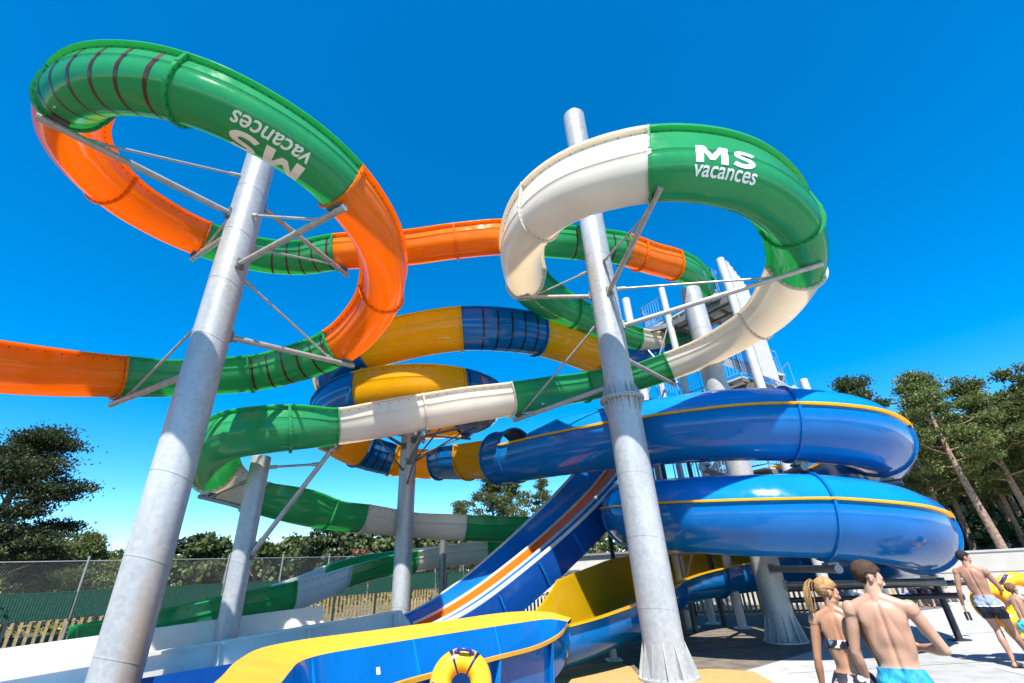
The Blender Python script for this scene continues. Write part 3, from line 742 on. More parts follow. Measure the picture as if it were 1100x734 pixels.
for k in (1, 13, 23, 33, 43, 53):
    mb = MB(); a = Vector(NW[k]); t = (Vector(NW[k + 1]) - a).normalized() * .022 if k < 59 else Vector((0, 0, 0)); o = -nd * .13
    a = a - nd * .003
    mb.add([a - t, a + t, a + t + o * .35, a - t + o * .35] + [p + Vector((0, 0, -.455)) for p in (a - t, a + t, a + t + o, a - t + o)], [(0, 1, 2, 3), (3, 2, 6, 7), (1, 5, 6, 2), (0, 3, 7, 4)], 0)
    mb.build('rib', [M['whiteplain']], trough)
mb = MB(); mb.add([poly_off(nw[:1], 0, 0)[0], poly_off(nw[:1], .12, 0)[0], (nw[0][0] + .55, nw[0][1] - .1, .66), (nw[0][0] + .0, nw[0][1], .7)], [(0, 1, 2), (0, 2, 3)], 0)
mb.build('end_wedge', [M['whiteplain']], trough)
mb = MB(); loft(mb, [poly_off(nw, .02, -.505), poly_off(nw, .06, -1.0)], 0); loft(mb, [poly_off(nw, .1, -.505), poly_off(nw, .1, -1.0)], 0, True)
mb.build('base_skirt', [M['blue']], trough, 30)

# ---------------------------------------------------------------- big galvanised pillars and their arms
def pole_rings(mb, c, r, z0, z1, gap=1.25, tilt=0.10, mi=0):
    z = z0 + gap * .6
    while z < z1:
        V = []; n = 32
        for rr, dz in ((r + .004, -.008), (r + .004, .008), (r - .01, .010), (r - .01, -.010)):
            for k in range(n):
                t = 2 * math.pi * k / n; V.append((c[0] + rr * math.cos(t), c[1] + rr * math.sin(t), z + dz + tilt * math.cos(t + 2.2)))
        F = [(a * n + k, a * n + (k + 1) % n, ((a + 1) % 4) * n + (k + 1) % n, ((a + 1) % 4) * n + k) for a in range(4) for k in range(n)]
        mb.add(V, F, mi); z += gap
def pillar(c, r, top, label, r2=None, zf=None, mat='galv', group='big galvanised pillars of the water slides', gusset=True, cap=True):
    t = thing('support_pillar', label, 'pillar', (c[0], c[1], 0), group)
    mb = MB(); r2 = r2 or r
    if zf:
        mb.lathe((c[0], c[1], 0), [(r, .03), (r, zf - .03)], 40); mb.lathe((c[0], c[1], 0), [(r2, zf + .03), (r2, top - .02), (r2 - .03, top)], 40)
        pole_rings(mb, c, r, 0.3, zf - .5); pole_rings(mb, c, r2, zf + .8, top)
    else:
        mb.lathe((c[0], c[1], 0), [(r, .03), (r2, top - .02), (r2 - .03, top)], 40); pole_rings(mb, c, r + .001, .3, top - .4)
    mb.build('pole', [M[mat]], t, 40)
    mb = MB(); mb.lathe((c[0], c[1], 0), [(r + .17, .006), (r + .17, .045)], 32)
    for k in range(12):
        a = 2 * math.pi * (k + .5) / 12; x, y = math.cos(a), math.sin(a); pz = Vector((-y, x, 0)) * .012
        p = [Vector((c[0] + x * q, c[1] + y * q, z)) for q, z in ((r - .01, .045), (r + .14, .045), (r + .13, .14), (r - .01, .62))]
        mb.add([v + pz for v in p] + [v - pz for v in p], [(0, 1, 2, 3), (7, 6, 5, 4), (1, 5, 6, 2), (2, 6, 7, 3)], 0)
        for q in (.5,):
            b = 2 * math.pi * (k + 1) / 12; mb.tube((c[0] + (r + .09) * math.cos(b), c[1] + (r + .09) * math.sin(b), .045), (c[0] + (r + .09) * math.cos(b), c[1] + (r + .09) * math.sin(b), .10), .022, .022, 6)
    mb.build('base_plate', [M['galv']], t, 40)
    if zf:
        mb = MB(); mb.lathe((c[0], c[1], 0), [(r2 - .01, zf + .03), (r + .13, zf + .03), (r + .13, zf + .004)], 40, cap=False); mb.lathe((c[0], c[1], 0), [(r + .13, zf - .004), (r + .13, zf - .03), (r - .01, zf - .03)], 40, cap=False)
        for sgn, rr in ((1, r2), (-1, r)):
            for k in range(16):
                a = 2 * math.pi * (k + .5) / 16; x, y = math.cos(a), math.sin(a); pz = Vector((-y, x, 0)) * .009
                p = [Vector((c[0] + x * q, c[1] + y * q, zf + sgn * z)) for q, z in ((rr - .01, .028), (r + .10, .028), (r + .09, .06), (rr - .01, .42))]
                mb.add([v + pz for v in p] + [v - pz for v in p], [(0, 1, 2, 3), (7, 6, 5, 4), (1, 5, 6, 2), (2, 6, 7, 3)], 0)
                b = 2 * math.pi * (k + 1) / 16; bx, by = c[0] + (r + .08) * math.cos(b), c[1] + (r + .08) * math.sin(b); mb.tube((bx, by, zf + sgn * .03), (bx, by, zf + sgn * .06), .022, .022, 6)
        mb.build('bolted_flange', [M['galv']], t, 40)
    return t
def arm(t, c, r, target, z_at, tie=None, rad=0.062, key='zinc', tie_len=.8):
    """pipe from the pillar to a point under the slide, a saddle there and a thin tie rod"""
    T_ = Vector(target); d = Vector((T_.x - c[0], T_.y - c[1], 0)); d.normalize()
    a = Vector((c[0], c[1], z_at)) + d * (r + .02)
    end = T_ + (T_ - a).normalized() * .25
    mb = MB(); mb.tube(a, end, rad, rad, 14); mb.tube(a + (end - a) * .93, end + (end - a).normalized() * .002, rad + .004, rad + .004, 14)
    mb.build('strut', [M[key]], t, 40)
    mb = MB(); mb.box(a - d * .0, (.05, .16, .22), rz=math.atan2(d.y, d.x)); mb.box(a + d * .06, (.12, .03, .14), rz=math.atan2(d.y, d.x))
    mb.box(T_ + Vector((0, 0, .09)), (.26, .20, .05), rz=math.atan2(d.y, d.x)); mb.box(T_ + Vector((0, 0, .04)), (.10, .08, .16), rz=math.atan2(d.y, d.x))
    mb.build('bracket', [M['steel_dark']], t)
    if tie is not None:
        p0 = Vector((c[0], c[1], z_at + tie)) + d * (r + .02); p1 = a + (end - a) * tie_len
        mb = MB(); mb.tube(p0, p1, .028, .028, 10); mb.tube(p0, p0 + (p1 - p0).normalized() * .22, .045, .045, 8); mb.tube(p1, p1 + (p0 - p1).normalized() * .2, .045, .045, 8)
        mb.build('tie_rod', [M[key]], t, 40)
def under(tr, i, drop): p = tr.at(i, 0, 0); return (p[0], p[1], p[2] - drop)
def i_at(tr, c, d, lo, hi): L = L_at(tr, c, d, lo, hi); return int(np.argmin(np.abs(tr.len - L)))

pL = pillar(PL, .315, 11.5, 'leftmost big galvanised pillar rising through the green and orange loop', mat='galv_rust')
LA = trA.len
a0 = LA[trA.idx[12]]; one = 2 * math.pi * 3.1
for dg_, lo, hi, za, tie in ((237, a0, a0 + one * .75, 9.05, 1.1), (143, a0, a0 + one * .5, 9.0, .95), (332, a0 + one * .5, a0 + one * .95, 7.75, 1.3), (60, a0 + one * .8, a0 + one * 1.2, 6.3, 1.35), (152, a0 + one * 1.1, a0 + one * 1.32, 5.5, 1.3), (72, 0, a0 + one * .2, 9.75, -1.2)):
    i = i_at(trA, PL, dg_, lo, hi); arm(pL, PL, .315, under(trA, i, .58), za, tie)
pR = pillar(PR, .38, 15.35, 'tall galvanised pillar with a bolted flange standing inside the white loop', .345, 5.33)
b0 = trB.len[trB.idx[7]]
for dg_, lo, hi, za, tie in ((257, b0, b0 + one * .6, 8.15, .95), (165, b0 - 1, b0 + one * .3, 8.35, .8), (330, b0 + one * .4, b0 + one * .75, 7.25, 1.1), (70, b0 + one * .6, b0 + one * 1.0, 6.6, None)):
    i = i_at(trB, CR, dg_, lo, hi); arm(pR, PR, .345, under(trB, i, .58), za, tie)
iB = int(np.argmin(np.hypot(trB.P[:, 0] - .2, trB.P[:, 1] - 12.05) + (trB.P[:, 2] > 7) * 99)); arm(pR, PR, .345, under(trB, iB, .58), 5.75, 1.75, tie_len=.96)
p3 = pillar(P3, .335, 10.25, 'big galvanised pillar at the centre of the closed blue coil')
mb = MB()
for dg_, z in ((205, 3.6), (300, 3.55), (345, 3.2), (120, 3.0)):
    pass
for lo_d, za in ((-128, 3.6), (-94, 3.55), (-42, 3.2), (178, 2.1), (266, 1.35), (318, 1.25)):
    i = iT(lo_d); arm(p3, P3, .335, under(trT, i, rt + .18), trT.P[i][2] - rt - .18, None, .075, 'steel_dark')
i = int(np.argmin(np.hypot(trA.P[:, 0] - 6.3, trA.P[:, 1] - 13.4))); 
p4 = pillar(P4, .275, 8.85, 'shaded galvanised pillar carrying the yellow and blue open coil')
lc = trC.len
i4 = []
for k, (x, y, z) in enumerate([q[:3] for q in C1]):
    pass
ctl = lambda spec, tr, key: [tr.idx[k] for k, p in enumerate(spec) if len(p) > 3 and p[3] and p[3].startswith(key)]
cidx = [trC.idx[k] for k, p in enumerate(C1) if p[3]]
for i in cidx[3:11]:
    p = trC.P[i]; arm(p4, P4, .275, under(trC, i, .76), max(1.5, p[2] - 1.0), -.8, .05, 'steel_dark')
iB = int(np.argmin(np.hypot(trB.P[:, 0] + 2.4, trB.P[:, 1] - 11.15) + (trB.P[:, 2] > 7) * 99)); arm(p4, P4, .275, under(trB, iB, .58), 5.35, -.7, .055, 'steel_dark')
iB = int(np.argmin(np.hypot(trB.P[:, 0] + 4.35, trB.P[:, 1] - 10.35) + (trB.P[:, 2] > 7) * 99))
p5 = pillar(P5, .21, 4.62, 'slim galvanised pillar under the hairpin of the green and white slide')
arm(p5, P5, .21, under(trB, iB, .6), 2.5, 1.85, .055, 'zinc')
for dg_, z in ((190, 3.5), (146, 3.25)):
    i = int(np.argmin(np.hypot(trB.P[:, 0] + 5.5 - 1.95 * math.cos(R(dg_)), trB.P[:, 1] - 11.35 - 1.95 * math.sin(R(dg_))) + (np.abs(trB.P[:, 2] - 4.3) > .8) * 99)); arm(p5, P5, .21, under(trB, i, .58), z, .6, .05, 'steel_dark')
# smaller black posts and short legs under the low slides
def post(x, y, top, r, mat, label, n=14, group='short posts under the low slides'):
    t = thing('support_post', label, 'post', (x, y, 0), group)
    mb = MB(); mb.tube((x, y, 0.02), (x, y, top), r, r, n); mb.build('pole', [M[mat]], t, 40)
    mb = MB(); mb.box((x, y, .02), (r * 4, r * 4, .03)); mb.build('base_plate', [M[mat]], t)
    mb = MB(); mb.box((x, y, top + .03), (r * 5, r * 3, .06)); mb.build('saddle', [M[mat]], t)
post(-3.0, 18.3, 3.25, .13, 'steel_dark', 'dark post behind the shaded pillar under the white flume section')
post(-3.25, 20.6, 1.95, .11, 'steel_dark', 'dark post standing farthest back beneath the low white flume')
post(-6.9, 13.9, .95, .10, 'steel_black', 'short black post below the milky flume section')
post(1.85, 12.2, .38, .085, 'galv', 'short bright leg below the yellow chute beside the sand coloured pad')
post(2.9, 13.35, .42, .10, 'steel_black', 'short black leg beneath the yellow chute')
post(4.55, 15.8, .6, .10, 'steel_black', 'black leg behind the tall pillar under the chute')
post(.12, 9.7, .11, .05, 'galv', 'stubby bright leg under the tip of the blue basin')
# ---------------------------------------------------------------- stair tower behind the coil
tower = thing('stair_tower', 'white steel stair tower with decks and blue railings behind the big pillars', 'tower', (7.6, 16.4, 0))
def pol(az, d): return (d * math.sin(R(az)), d * math.cos(R(az)))
DK = [(5.75, 17.3), (7.75, 14.45), (9.7, 15.8), (7.2, 19.0)]
def deck(z, poly=DK, key='grating'):
    mb = MB(); mb.prism(poly, z, z + .06, 0); mb.build('deck', [M['grating']], tower)
    mb = MB(); A, B_, C_, D_ = [Vector((*p, 0)) for p in poly]
    for k in range(7):
        q = k / 6; a = A.lerp(B_, q); b = D_.lerp(C_, q); mb.beam((a.x, a.y, z - .075), (b.x, b.y, z - .075), .07, .14)
    for q in (.02, .33, .66, .98):
        a = A.lerp(D_, q); b = B_.lerp(C_, q); mb.beam((a.x, a.y, z - .19), (b.x, b.y, z - .19), .09, .09)
    mb.build('deck_joist', [M['joist']], tower)
def railing(pts, z, h=1.1, closed=False, key='railblue'):
    mb = MB(); pts = [Vector((*p, z)) for p in pts]
    for a, b in zip(pts[:-1], pts[1:]):
        L = (b - a).length; n = max(2, int(L / .12))
        for hh in (.1, h): mb.tube(a + Vector((0, 0, hh)), b + Vector((0, 0, hh)), .022, .022, 8)
        for k in range(n + 1):
            p = a.lerp(b, k / n); r_ = .022 if k % 8 == 0 or k == n else .010
            mb.tube(p + Vector((0, 0, .0 if k % 8 == 0 else .1)), p + Vector((0, 0, h)), r_, r_, 6)
    mb.build('railing', [M[key]], tower)
for z in (10.75, 7.35, 4.3): deck(z)
railing([DK[3], DK[0], (6.35, 16.45)], 10.82); railing([(7.3, 15.1), DK[1], (8.1, 14.7)], 10.82); railing([DK[2], DK[3]], 10.82)
railing([DK[0], DK[1], DK[2]], 7.42); railing([DK[0], DK[1], DK[2]], 4.37)
for (az, d, top, r_) in ((16.7, 17.7, 12.25, .17), (21.7, 17.4, 12.2, .13), (29.8, 16.5, 12.2, .15), (25.5, 20.6, 12.0, .15), (31.5, 18.6, 11.2, .13), (34.0, 17.6, 7.2, .13), (19.0, 18.6, 10.6, .12)):
    x, y = pol(az, d); mb = MB(); mb.tube((x, y, 0.02), (x, y, top), r_, r_, 18); mb.tube((x, y, 0.0), (x, y, 0.04), r_ * 2, r_ * 2, 18)
    mb.build('tower_column', [M['towerwhite']], tower, 40)
# slanted side panel beside the front column, and stair flights between decks
a, b = Vector((*pol(30.4, 16.55), 0)), Vector((*pol(31.75, 17.2), 0))
mb = MB(); nn = Vector((-(b - a).y, (b - a).x, 0)).normalized() * .025
def quadslab(mb, P, n): mb.add([Vector(p) + n for p in P] + [Vector(p) - n for p in P], [(0, 1, 2, 3), (7, 6, 5, 4), (0, 4, 5, 1), (1, 5, 6, 2), (2, 6, 7, 3), (3, 7, 4, 0)], 0)
quadslab(mb, [(a.x, a.y, 7.3), (b.x, b.y, 7.15), (b.x, b.y, 11.0), (a.x, a.y, 12.1)], nn)
for k in range(6):
    q = (k + .5) / 6; p = a.lerp(b, q); mb.box((p.x, p.y, (7.25 + 12.1 - 1.1 * q) / 2), (.03, .10, 4.85 - 1.1 * q), rz=math.atan2((b - a).y, (b - a).x))
mb.build('side_panel', [M['towerwhite']], tower)
for z in (10.45, 7.05, 4.0):
    mb = MB()
    for (a0, d0), (a1, d1) in (((16.7, 17.7), (21.7, 17.4)), ((21.7, 17.4), (29.8, 16.5)), ((29.8, 16.5), (31.5, 18.6)), ((31.5, 18.6), (25.5, 20.6)), ((25.5, 20.6), (16.7, 17.7))):
        mb.beam((*pol(a0, d0), z), (*pol(a1, d1), z), .12, .2)
    mb.build('floor_beam', [M['steel_dark']], tower)
def flight(p0, z0, p1, z1, w=1.0):
    a, b = Vector((*p0, z0)), Vector((*p1, z1)); d = (b - a); hd = Vector((d.x, d.y, 0)).normalized(); sd = Vector((-hd.y, hd.x, 0)); n = int((z1 - z0) / .19)
    mb = MB()
    for k in range(n):
        p = a.lerp(b, (k + .5) / n); mb.box(p, (.28, w, .04), rz=math.atan2(hd.y, hd.x))
    mb.build('stair_tread', [M['grating']], tower)
    for s_ in (-1, 1):
        mb = MB(); mb.beam(a + sd * s_ * (w / 2 + .03), b + sd * s_ * (w / 2 + .03), .05, .26); mb.build('stringer', [M['towerwhite']], tower)
        mb = MB(); o = sd * s_ * (w / 2 + .03)
        mb.tube(a + o + Vector((0, 0, 1)), b + o + Vector((0, 0, 1)), .022, .022, 8)
        for k in range(n + 1):
            p = a.lerp(b, k / n) + o; mb.tube(p, p + Vector((0, 0, 1)), .010, .010, 6)
        mb.build('railing', [M['railblue']], tower)
flight((9.0, 14.7), 7.42, (7.2, 18.6), 10.8, .9); flight((7.4, 19.2), 4.36, (10.0, 15.6), 7.4, .9); flight((10.4, 15.8), 0.05, (8.0, 19.6), 4.36, .9)
# cross bracing between columns
mb = MB()
for (a0, d0, z0), (a1, d1, z1) in (((16.7, 17.7, 7.5), (21.7, 17.4, 10.6)), ((21.7, 17.4, 7.5), (16.7, 17.7, 10.6)), ((21.7, 17.4, 4.4), (29.8, 16.5, 7.2)), ((29.8, 16.5, 4.4), (21.7, 17.4, 7.2)), ((16.7, 17.7, 1.0), (21.7, 17.4, 4.2))):
    mb.tube((*pol(a0, d0), z0), (*pol(a1, d1), z1), .035, .035, 8)
mb.build('cross_brace', [M['zinc']], tower, 40)

# ---------------------------------------------------------------- fences and walls
M['wood'] = plain('pale_pine_slat', (0.34, 0.235, 0.12), 0.7, 0, 0.35, 9)
M['darkmetal'] = plain('dark_green_grey_paint', (0.035, 0.045, 0.04), 0.5, 0.2)
M['greenpanel'] = plain('dark_green_privacy_weave', (0.012, 0.075, 0.05), 0.65, 0, 0.35, 14)
M['wire'] = plain('galvanised_wire', (0.30, 0.31, 0.30), 0.45, 0.5)
def lerp2(a, b, t): return (a[0] + (b[0] - a[0]) * t, a[1] + (b[1] - a[1]) * t)
FA, FB = (-23.0, 11.06), (-2.0, 37.25)
mf = thing('mesh_fence', 'tall chain link fence with dark green privacy panels behind the slat fence', 'fence', (*FA, 0))
Lf = math.hypot(FB[0] - FA[0], FB[1] - FA[1]); ang = math.atan2(FB[1] - FA[1], FB[0] - FA[0]); ux, uy = math.cos(ang), math.sin(ang)
def fp(s, o=0): return (FA[0] + ux * s - uy * o, FA[1] + uy * s + ux * o)
n = int(Lf / 2.5)
for k in range(n + 1):
    x, y = fp(k * 2.5); mb = MB(); mb.tube((x, y, 0), (x, y, 3.25), .04, .04, 8)
    if k % 3 == 0: x2, y2 = fp(k * 2.5 + .1, 1.0); mb.tube((x2, y2, 0), (x, y, 2.9), .03, .03, 8)
    mb.build('fence_post', [M['wire']], mf, 40)
mb = MB(); H0, H1 = 2.05, 3.08; st = .085
for k in range(int(Lf / st)):
    for sg in (1, -1):
        s0 = k * st; s1 = s0 + sg * (H1 - H0)
        if not 0 < s1 < Lf: continue
        a = Vector((*fp(s0, .02 * sg), H0)); b = Vector((*fp(s1, .02 * sg), H1)); w_ = Vector((ux, uy, 0)) * .0028; v_ = Vector((-uy, ux, 0)) * .0028
        mb.add([a - w_, a + w_, a + v_, b - w_, b + w_, b + v_], [(0, 1, 4, 3), (1, 2, 5, 4), (2, 0, 3, 5)], 0)
for z in (H0, H1): mb.tube((*fp(0), z), (*fp(Lf), z), .02, .02, 6)
mb.build('chain_link', [M['wire']], mf)
for k in range(n):
    mb = MB(); a, b = fp(k * 2.5 + .05, -.05), fp(k * 2.5 + 2.45, -.05); mb.beam((*a, 1.62), (*b, 1.62), .012, 0.86)
    for q in range(30):
        p = lerp2(a, b, (q + .5) / 30); mb.box((p[0] + uy * .014, p[1] - ux * .014, 1.62), (.035, .012, .84), rz=ang)
    mb.beam((*a, 2.06), (*b, 2.06), .03, .03); mb.build('privacy_panel', [M['greenpanel']], mf)
M['slatgap'] = M['darkmetal']
def slat_fence(pts, label, h=1.0, gap=.16, sw=.085, group='pine slat fences round the pool'):
    t = thing('slat_fence', label, 'fence', (*pts[0], 0), group)
    for a, b in zip(pts[:-1], pts[1:]):
        L = math.hypot(b[0] - a[0], b[1] - a[1]); an = math.atan2(b[1] - a[1], b[0] - a[0]); n = max(1, round(L / 2.2))
        for k in range(n + 1):
            p = lerp2(a, b, k / n); mb = MB(); mb.box((*p, (h + .05) / 2), (.08, .08, h + .05), rz=an); mb.build('fence_post', [M['darkmetal']], t)
        mb = MB()
        for z in (.12, h - .05): mb.beam((*a, z), (*b, z), .04, .06)
        mb.build('rail', [M['darkmetal']], t)
        for k in range(n):
            mb = MB(); a2, b2 = lerp2(a, b, k / n), lerp2(a, b, (k + 1) / n); l2 = L / n; m = int((l2 - .1) / gap)
            for q in range(m):
                p = lerp2(a2, b2, (q + .7) / (m + .4)); mb.box((p[0] + math.sin(an) * .04, p[1] - math.cos(an) * .04, h / 2 + .02), (sw, .024, h - .04), rz=an)
            mb.build('slat_panel', [M['wood']], t)
slat_fence([fp(1.5, -1.3), fp(15, -1.3), fp(27, -1.3)], 'long slat fence of pale pine under the dark green panels on the left', 1.22, .20, .085)
slat_fence([(-6.5, 25.5), (-.9, 23.6), (4.6, 21.2)], 'slat fence of pale pine on a dark frame behind the racing slide', .95)
slat_fence([(4.9, 21.0), (8.0, 19.7), (12.4, 17.6)], 'sunlit slat fence of pale pine behind the base of the coil pillar', .86)

M['render'] = plain('white_render', (0.44, 0.43, 0.41), 0.85, 0, 0.12, 2.5, 0.1)
M['roofgrey'] = plain('roof_felt_grey', (0.16, 0.16, 0.165), 0.8)
ph = thing('pump_house', 'low white rendered pump house behind the racing slide', 'building', (3.6, 27.5, 0))
mb = MB(); mb.box((3.6, 27.5, 1.2), (10.0, 3.0, 2.4)); mb.build('wall', [M['render']], ph)
mb = MB(); mb.box((3.6, 27.5, 2.45), (10.3, 3.3, .1)); mb.build('roof', [M['roofgrey']], ph)
mb = MB(); mb.box((5.2, 25.985, 1.0), (.95, .03, 2.0)); dd = mb.build('door', [M['darkmetal']], ph)
mb = MB(); mb.box((4.85, 25.95, 1.0), (.10, .05, .03)); mb.build('handle', [M['zinc']], dd)
mb = MB(); mb.box((2.2, 25.985, 1.55), (1.2, .03, .5));
for k in range(6): mb.box((2.2, 25.96, 1.36 + k * .075), (1.16, .03, .03))
mb.build('louvre', [M['roofgrey']], ph)
# an equipment wall under the slides: dark pump tanks
def wall_strip(mb, pts, h, t):
    for a, b in zip(pts[:-1], pts[1:]):
        a3, b3 = Vector((*a, h / 2)), Vector((*b, h / 2)); mb.beam(a3, b3, t, h)
M['cream'] = plain('cream_render', (0.47, 0.445, 0.39), 0.85, 0, 0.10, 1.2, 0.1)
rw = thing('retaining_wall', 'long cream retaining wall behind the bathers with cars parked above it', 'wall', (15.5, 18.8, 0))
W = [(8.6, 25.6), (15.5, 18.9), (21.2, 13.4), (28.5, 6.5)]
mb = MB(); 
for a, b in zip(W[:-1], W[1:]):
    a3, b3 = Vector((*a, .82)), Vector((*b, .82)); d = (b3 - a3).normalized(); mb.beam(a3 - d * .0, b3, .30, 1.64)
mb.build('wall_body', [M['cream']], rw)
mb = MB()
for a, b in zip(W[:-1], W[1:]): mb.beam((*a, 1.67), (*b, 1.67), .36, .06)
mb.build('coping', [M['render']], rw)
mb = MB()
for a, b in zip(W[:-1], W[1:]):
    o = Vector((-(.7), -(.72), 0)).normalized() * .153; mb.beam((a[0] + o.x, a[1] + o.y, 1.02), (b[0] + o.x, b[1] + o.y, 1.02), .012, .02)
mb.build('joint_line', [M['roofgrey']], rw)
mb = MB()
for a, b in zip(W[:-1], W[1:]):
    o = Vector((-.7, -.72, 0)).normalized() * .30; mb.beam((a[0] + o.x, a[1] + o.y, .05), (b[0] + o.x, b[1] + o.y, .05), .16, .10)
mb.build('kerb', [M['cream']], rw)

# ---------------------------------------------------------------- ground
def concrete():
    m, nt, b = new_mat('pale_concrete')
    r, n = noise_col(nt, (.315, .313, .306), (.385, .385, .38), .35, 8, .35, .65)
    r2, n2 = noise_col(nt, (.80, .79, .77), (1, 1, 1), 3.2, 8, .36, .52)
    r3, n3 = noise_col(nt, (.62, .62, .62), (1, 1, 1), 1.1, 3, .30, .36)      # damp footprints and splashes
    mx = nt.nodes.new('ShaderNodeMixRGB'); mx.blend_type = 'MULTIPLY'; mx.inputs['Fac'].default_value = .8; nt.links.new(r.outputs['Color'], mx.inputs[1]); nt.links.new(r2.outputs['Color'], mx.inputs[2])
    mx2 = nt.nodes.new('ShaderNodeMixRGB'); mx2.blend_type = 'MULTIPLY'; mx2.inputs['Fac'].default_value = .6; nt.links.new(mx.outputs['Color'], mx2.inputs[1]); nt.links.new(r3.outputs['Color'], mx2.inputs[2])
    nt.links.new(mx2.outputs['Color'], b.inputs['Base Color']); b.inputs['Roughness'].default_value = .8; bump(nt, b, n2.outputs['Fac'], .15, .01); return m
M['concrete'] = concrete()
M['jointdark'] = plain('deck_joint', (.06, .06, .058), .9)
M['paving'] = plain('sandy_gravel_paving', (0.14, 0.118, 0.092), 0.9, 0, 0.35, 3.0, 0.3)
M['sandpad'] = plain('ochre_soft_paving', (0.42, 0.25, 0.085), 0.85, 0, 0.10, 8, 0.15)
M['soil'] = plain('sandy_soil_grass', (0.10, 0.095, 0.045), 0.95, 0, 0.45, 0.4, 0.3)
mb = MB(); mb.prism([(-600, -200), (600, -200), (600, 900), (-600, 900)], -.6, -.012); structure('ground', mb, [M['soil']])
mb = MB(); mb.prism([(-30, -12), (30, -12), (29, 7), (9, 26), (-4, 37), (-24, 12)], -.3, 0.0); structure('paving', mb, [M['paving']])
mb = MB(); mb.prism([(2.2, -10), (26, -10), (27.8, 6.5), (15.2, 18.6), (11.4, 17.4), (9.3, 15.6), (7.6, 13.9), (6.2, 12.0), (4.4, 10.7), (3.8, 10.3), (3.0, 8.0)], -.2, 0.006); structure('pool_deck', mb, [M['concrete']])
mb = MB(); mb.prism([(.0, 10.4), (.55, 11.45), (1.2, 11.9), (1.95, 12.0), (2.05, 11.3), (2.0, 10.2), (1.9, 8.6), (.9, 8.0)], -.1, .012); structure('sand_pad', mb, [M['sandpad']])
mb = MB(); mb.prism([(2.9, 10.75), (3.5, 10.75), (4.1, 10.3), (4.0, 9.2), (3.4, 8.2), (2.2, 8.0), (2.0, 8.4), (2.2, 9.6)], -.1, .011); structure('sand_pad', mb, [M['sandpad']])
mb = MB()
for k in range(8):
    x = 4.6 + k * 3.0; mb.prism([(x - 6.5, -9), (x - 6.488, -9), (x + .012 + 2, 7.5), (x + 2, 7.5)], .0, .0085) if k < 1 else mb.prism([(x - 1.0, -9), (x - .988, -9), (x + .012 + .2, 8.5 + min(k, 3)), (x + .2, 8.5 + min(k, 3))], .0, .0085)
for k in range(5): y = 1.0 + k * 3.0; mb.prism([(4.6, y), (20 - k, y), (20 - k, y + .012), (4.6, y + .012)], .0, .0095)
structure('pool_deck_joints', mb, [M['jointdark']])
M['banksand'] = plain('bank_sand', (0.42, 0.37, 0.28), 0.95, 0, 0.3, 0.8, 0.2)
mb = MB(); mb.prism([(8.9, 25.7), (15.65, 19.1), (21.4, 13.6), (28.8, 6.6), (120, 20), (150, 160), (20, 160), (12, 40)], -.3, .9); structure('bank', mb, [M['banksand']])
# ---------------------------------------------------------------- trees
M['bark'] = plain('pine_bark', (0.26, 0.175, 0.125), 0.95, 0, 0.45, 7, 0.5)
def leafmat(name, c0, c1, c2):
    m, nt, b = new_mat(name)
    oi = nt.nodes.new('ShaderNodeObjectInfo')
    g = nt.nodes.new('ShaderNodeNewGeometry')
    r = nt.nodes.new('ShaderNodeValToRGB'); r.color_ramp.elements[0].color = (*c0, 1); r.color_ramp.elements[1].color = (*c2, 1)
    e = r.color_ramp.elements.new(.55); e.color = (*c1, 1)
    nt.links.new(g.outputs['Random Per Island'], r.inputs['Fac'])
    hs = nt.nodes.new('ShaderNodeHueSaturation'); mr = nt.nodes.new('ShaderNodeMapRange'); mr.inputs['To Min'].default_value = .75; mr.inputs['To Max'].default_value = 1.25
    nt.links.new(oi.outputs['Random'], mr.inputs['Value']); nt.links.new(mr.outputs[0], hs.inputs['Value']); nt.links.new(r.outputs['Color'], hs.inputs['Color'])
    nt.links.new(hs.outputs['Color'], b.inputs['Base Color']); b.inputs['Roughness'].default_value = .55
    t = nt.nodes.new('ShaderNodeBsdfTranslucent'); nt.links.new(hs.outputs['Color'], t.inputs['Color'])
    mx = nt.nodes.new('ShaderNodeMixShader'); mx.inputs['Fac'].default_value = .25
    nt.links.new(b.outputs['BSDF'], mx.inputs[1]); nt.links.new(t.outputs['BSDF'], mx.inputs[2]); nt.links.new(mx.outputs['Shader'], nt.nodes['Material Output'].inputs['Surface'])
    return m
M['needles'] = leafmat('pine_needles', (0.060, 0.088, 0.022), (0.125, 0.165, 0.042), (0.23, 0.25, 0.07))
M['needles_dark'] = leafmat('dark_pine_needles', (0.022, 0.040, 0.014), (0.045, 0.072, 0.022), (0.095, 0.115, 0.034))
M['needles_big'] = leafmat('big_pine_needles', (0.024, 0.044, 0.014), (0.060, 0.088, 0.026), (0.135, 0.150, 0.044))
M['leaves'] = leafmat('oak_leaves', (0.036, 0.060, 0.016), (0.08, 0.112, 0.030), (0.15, 0.165, 0.05))

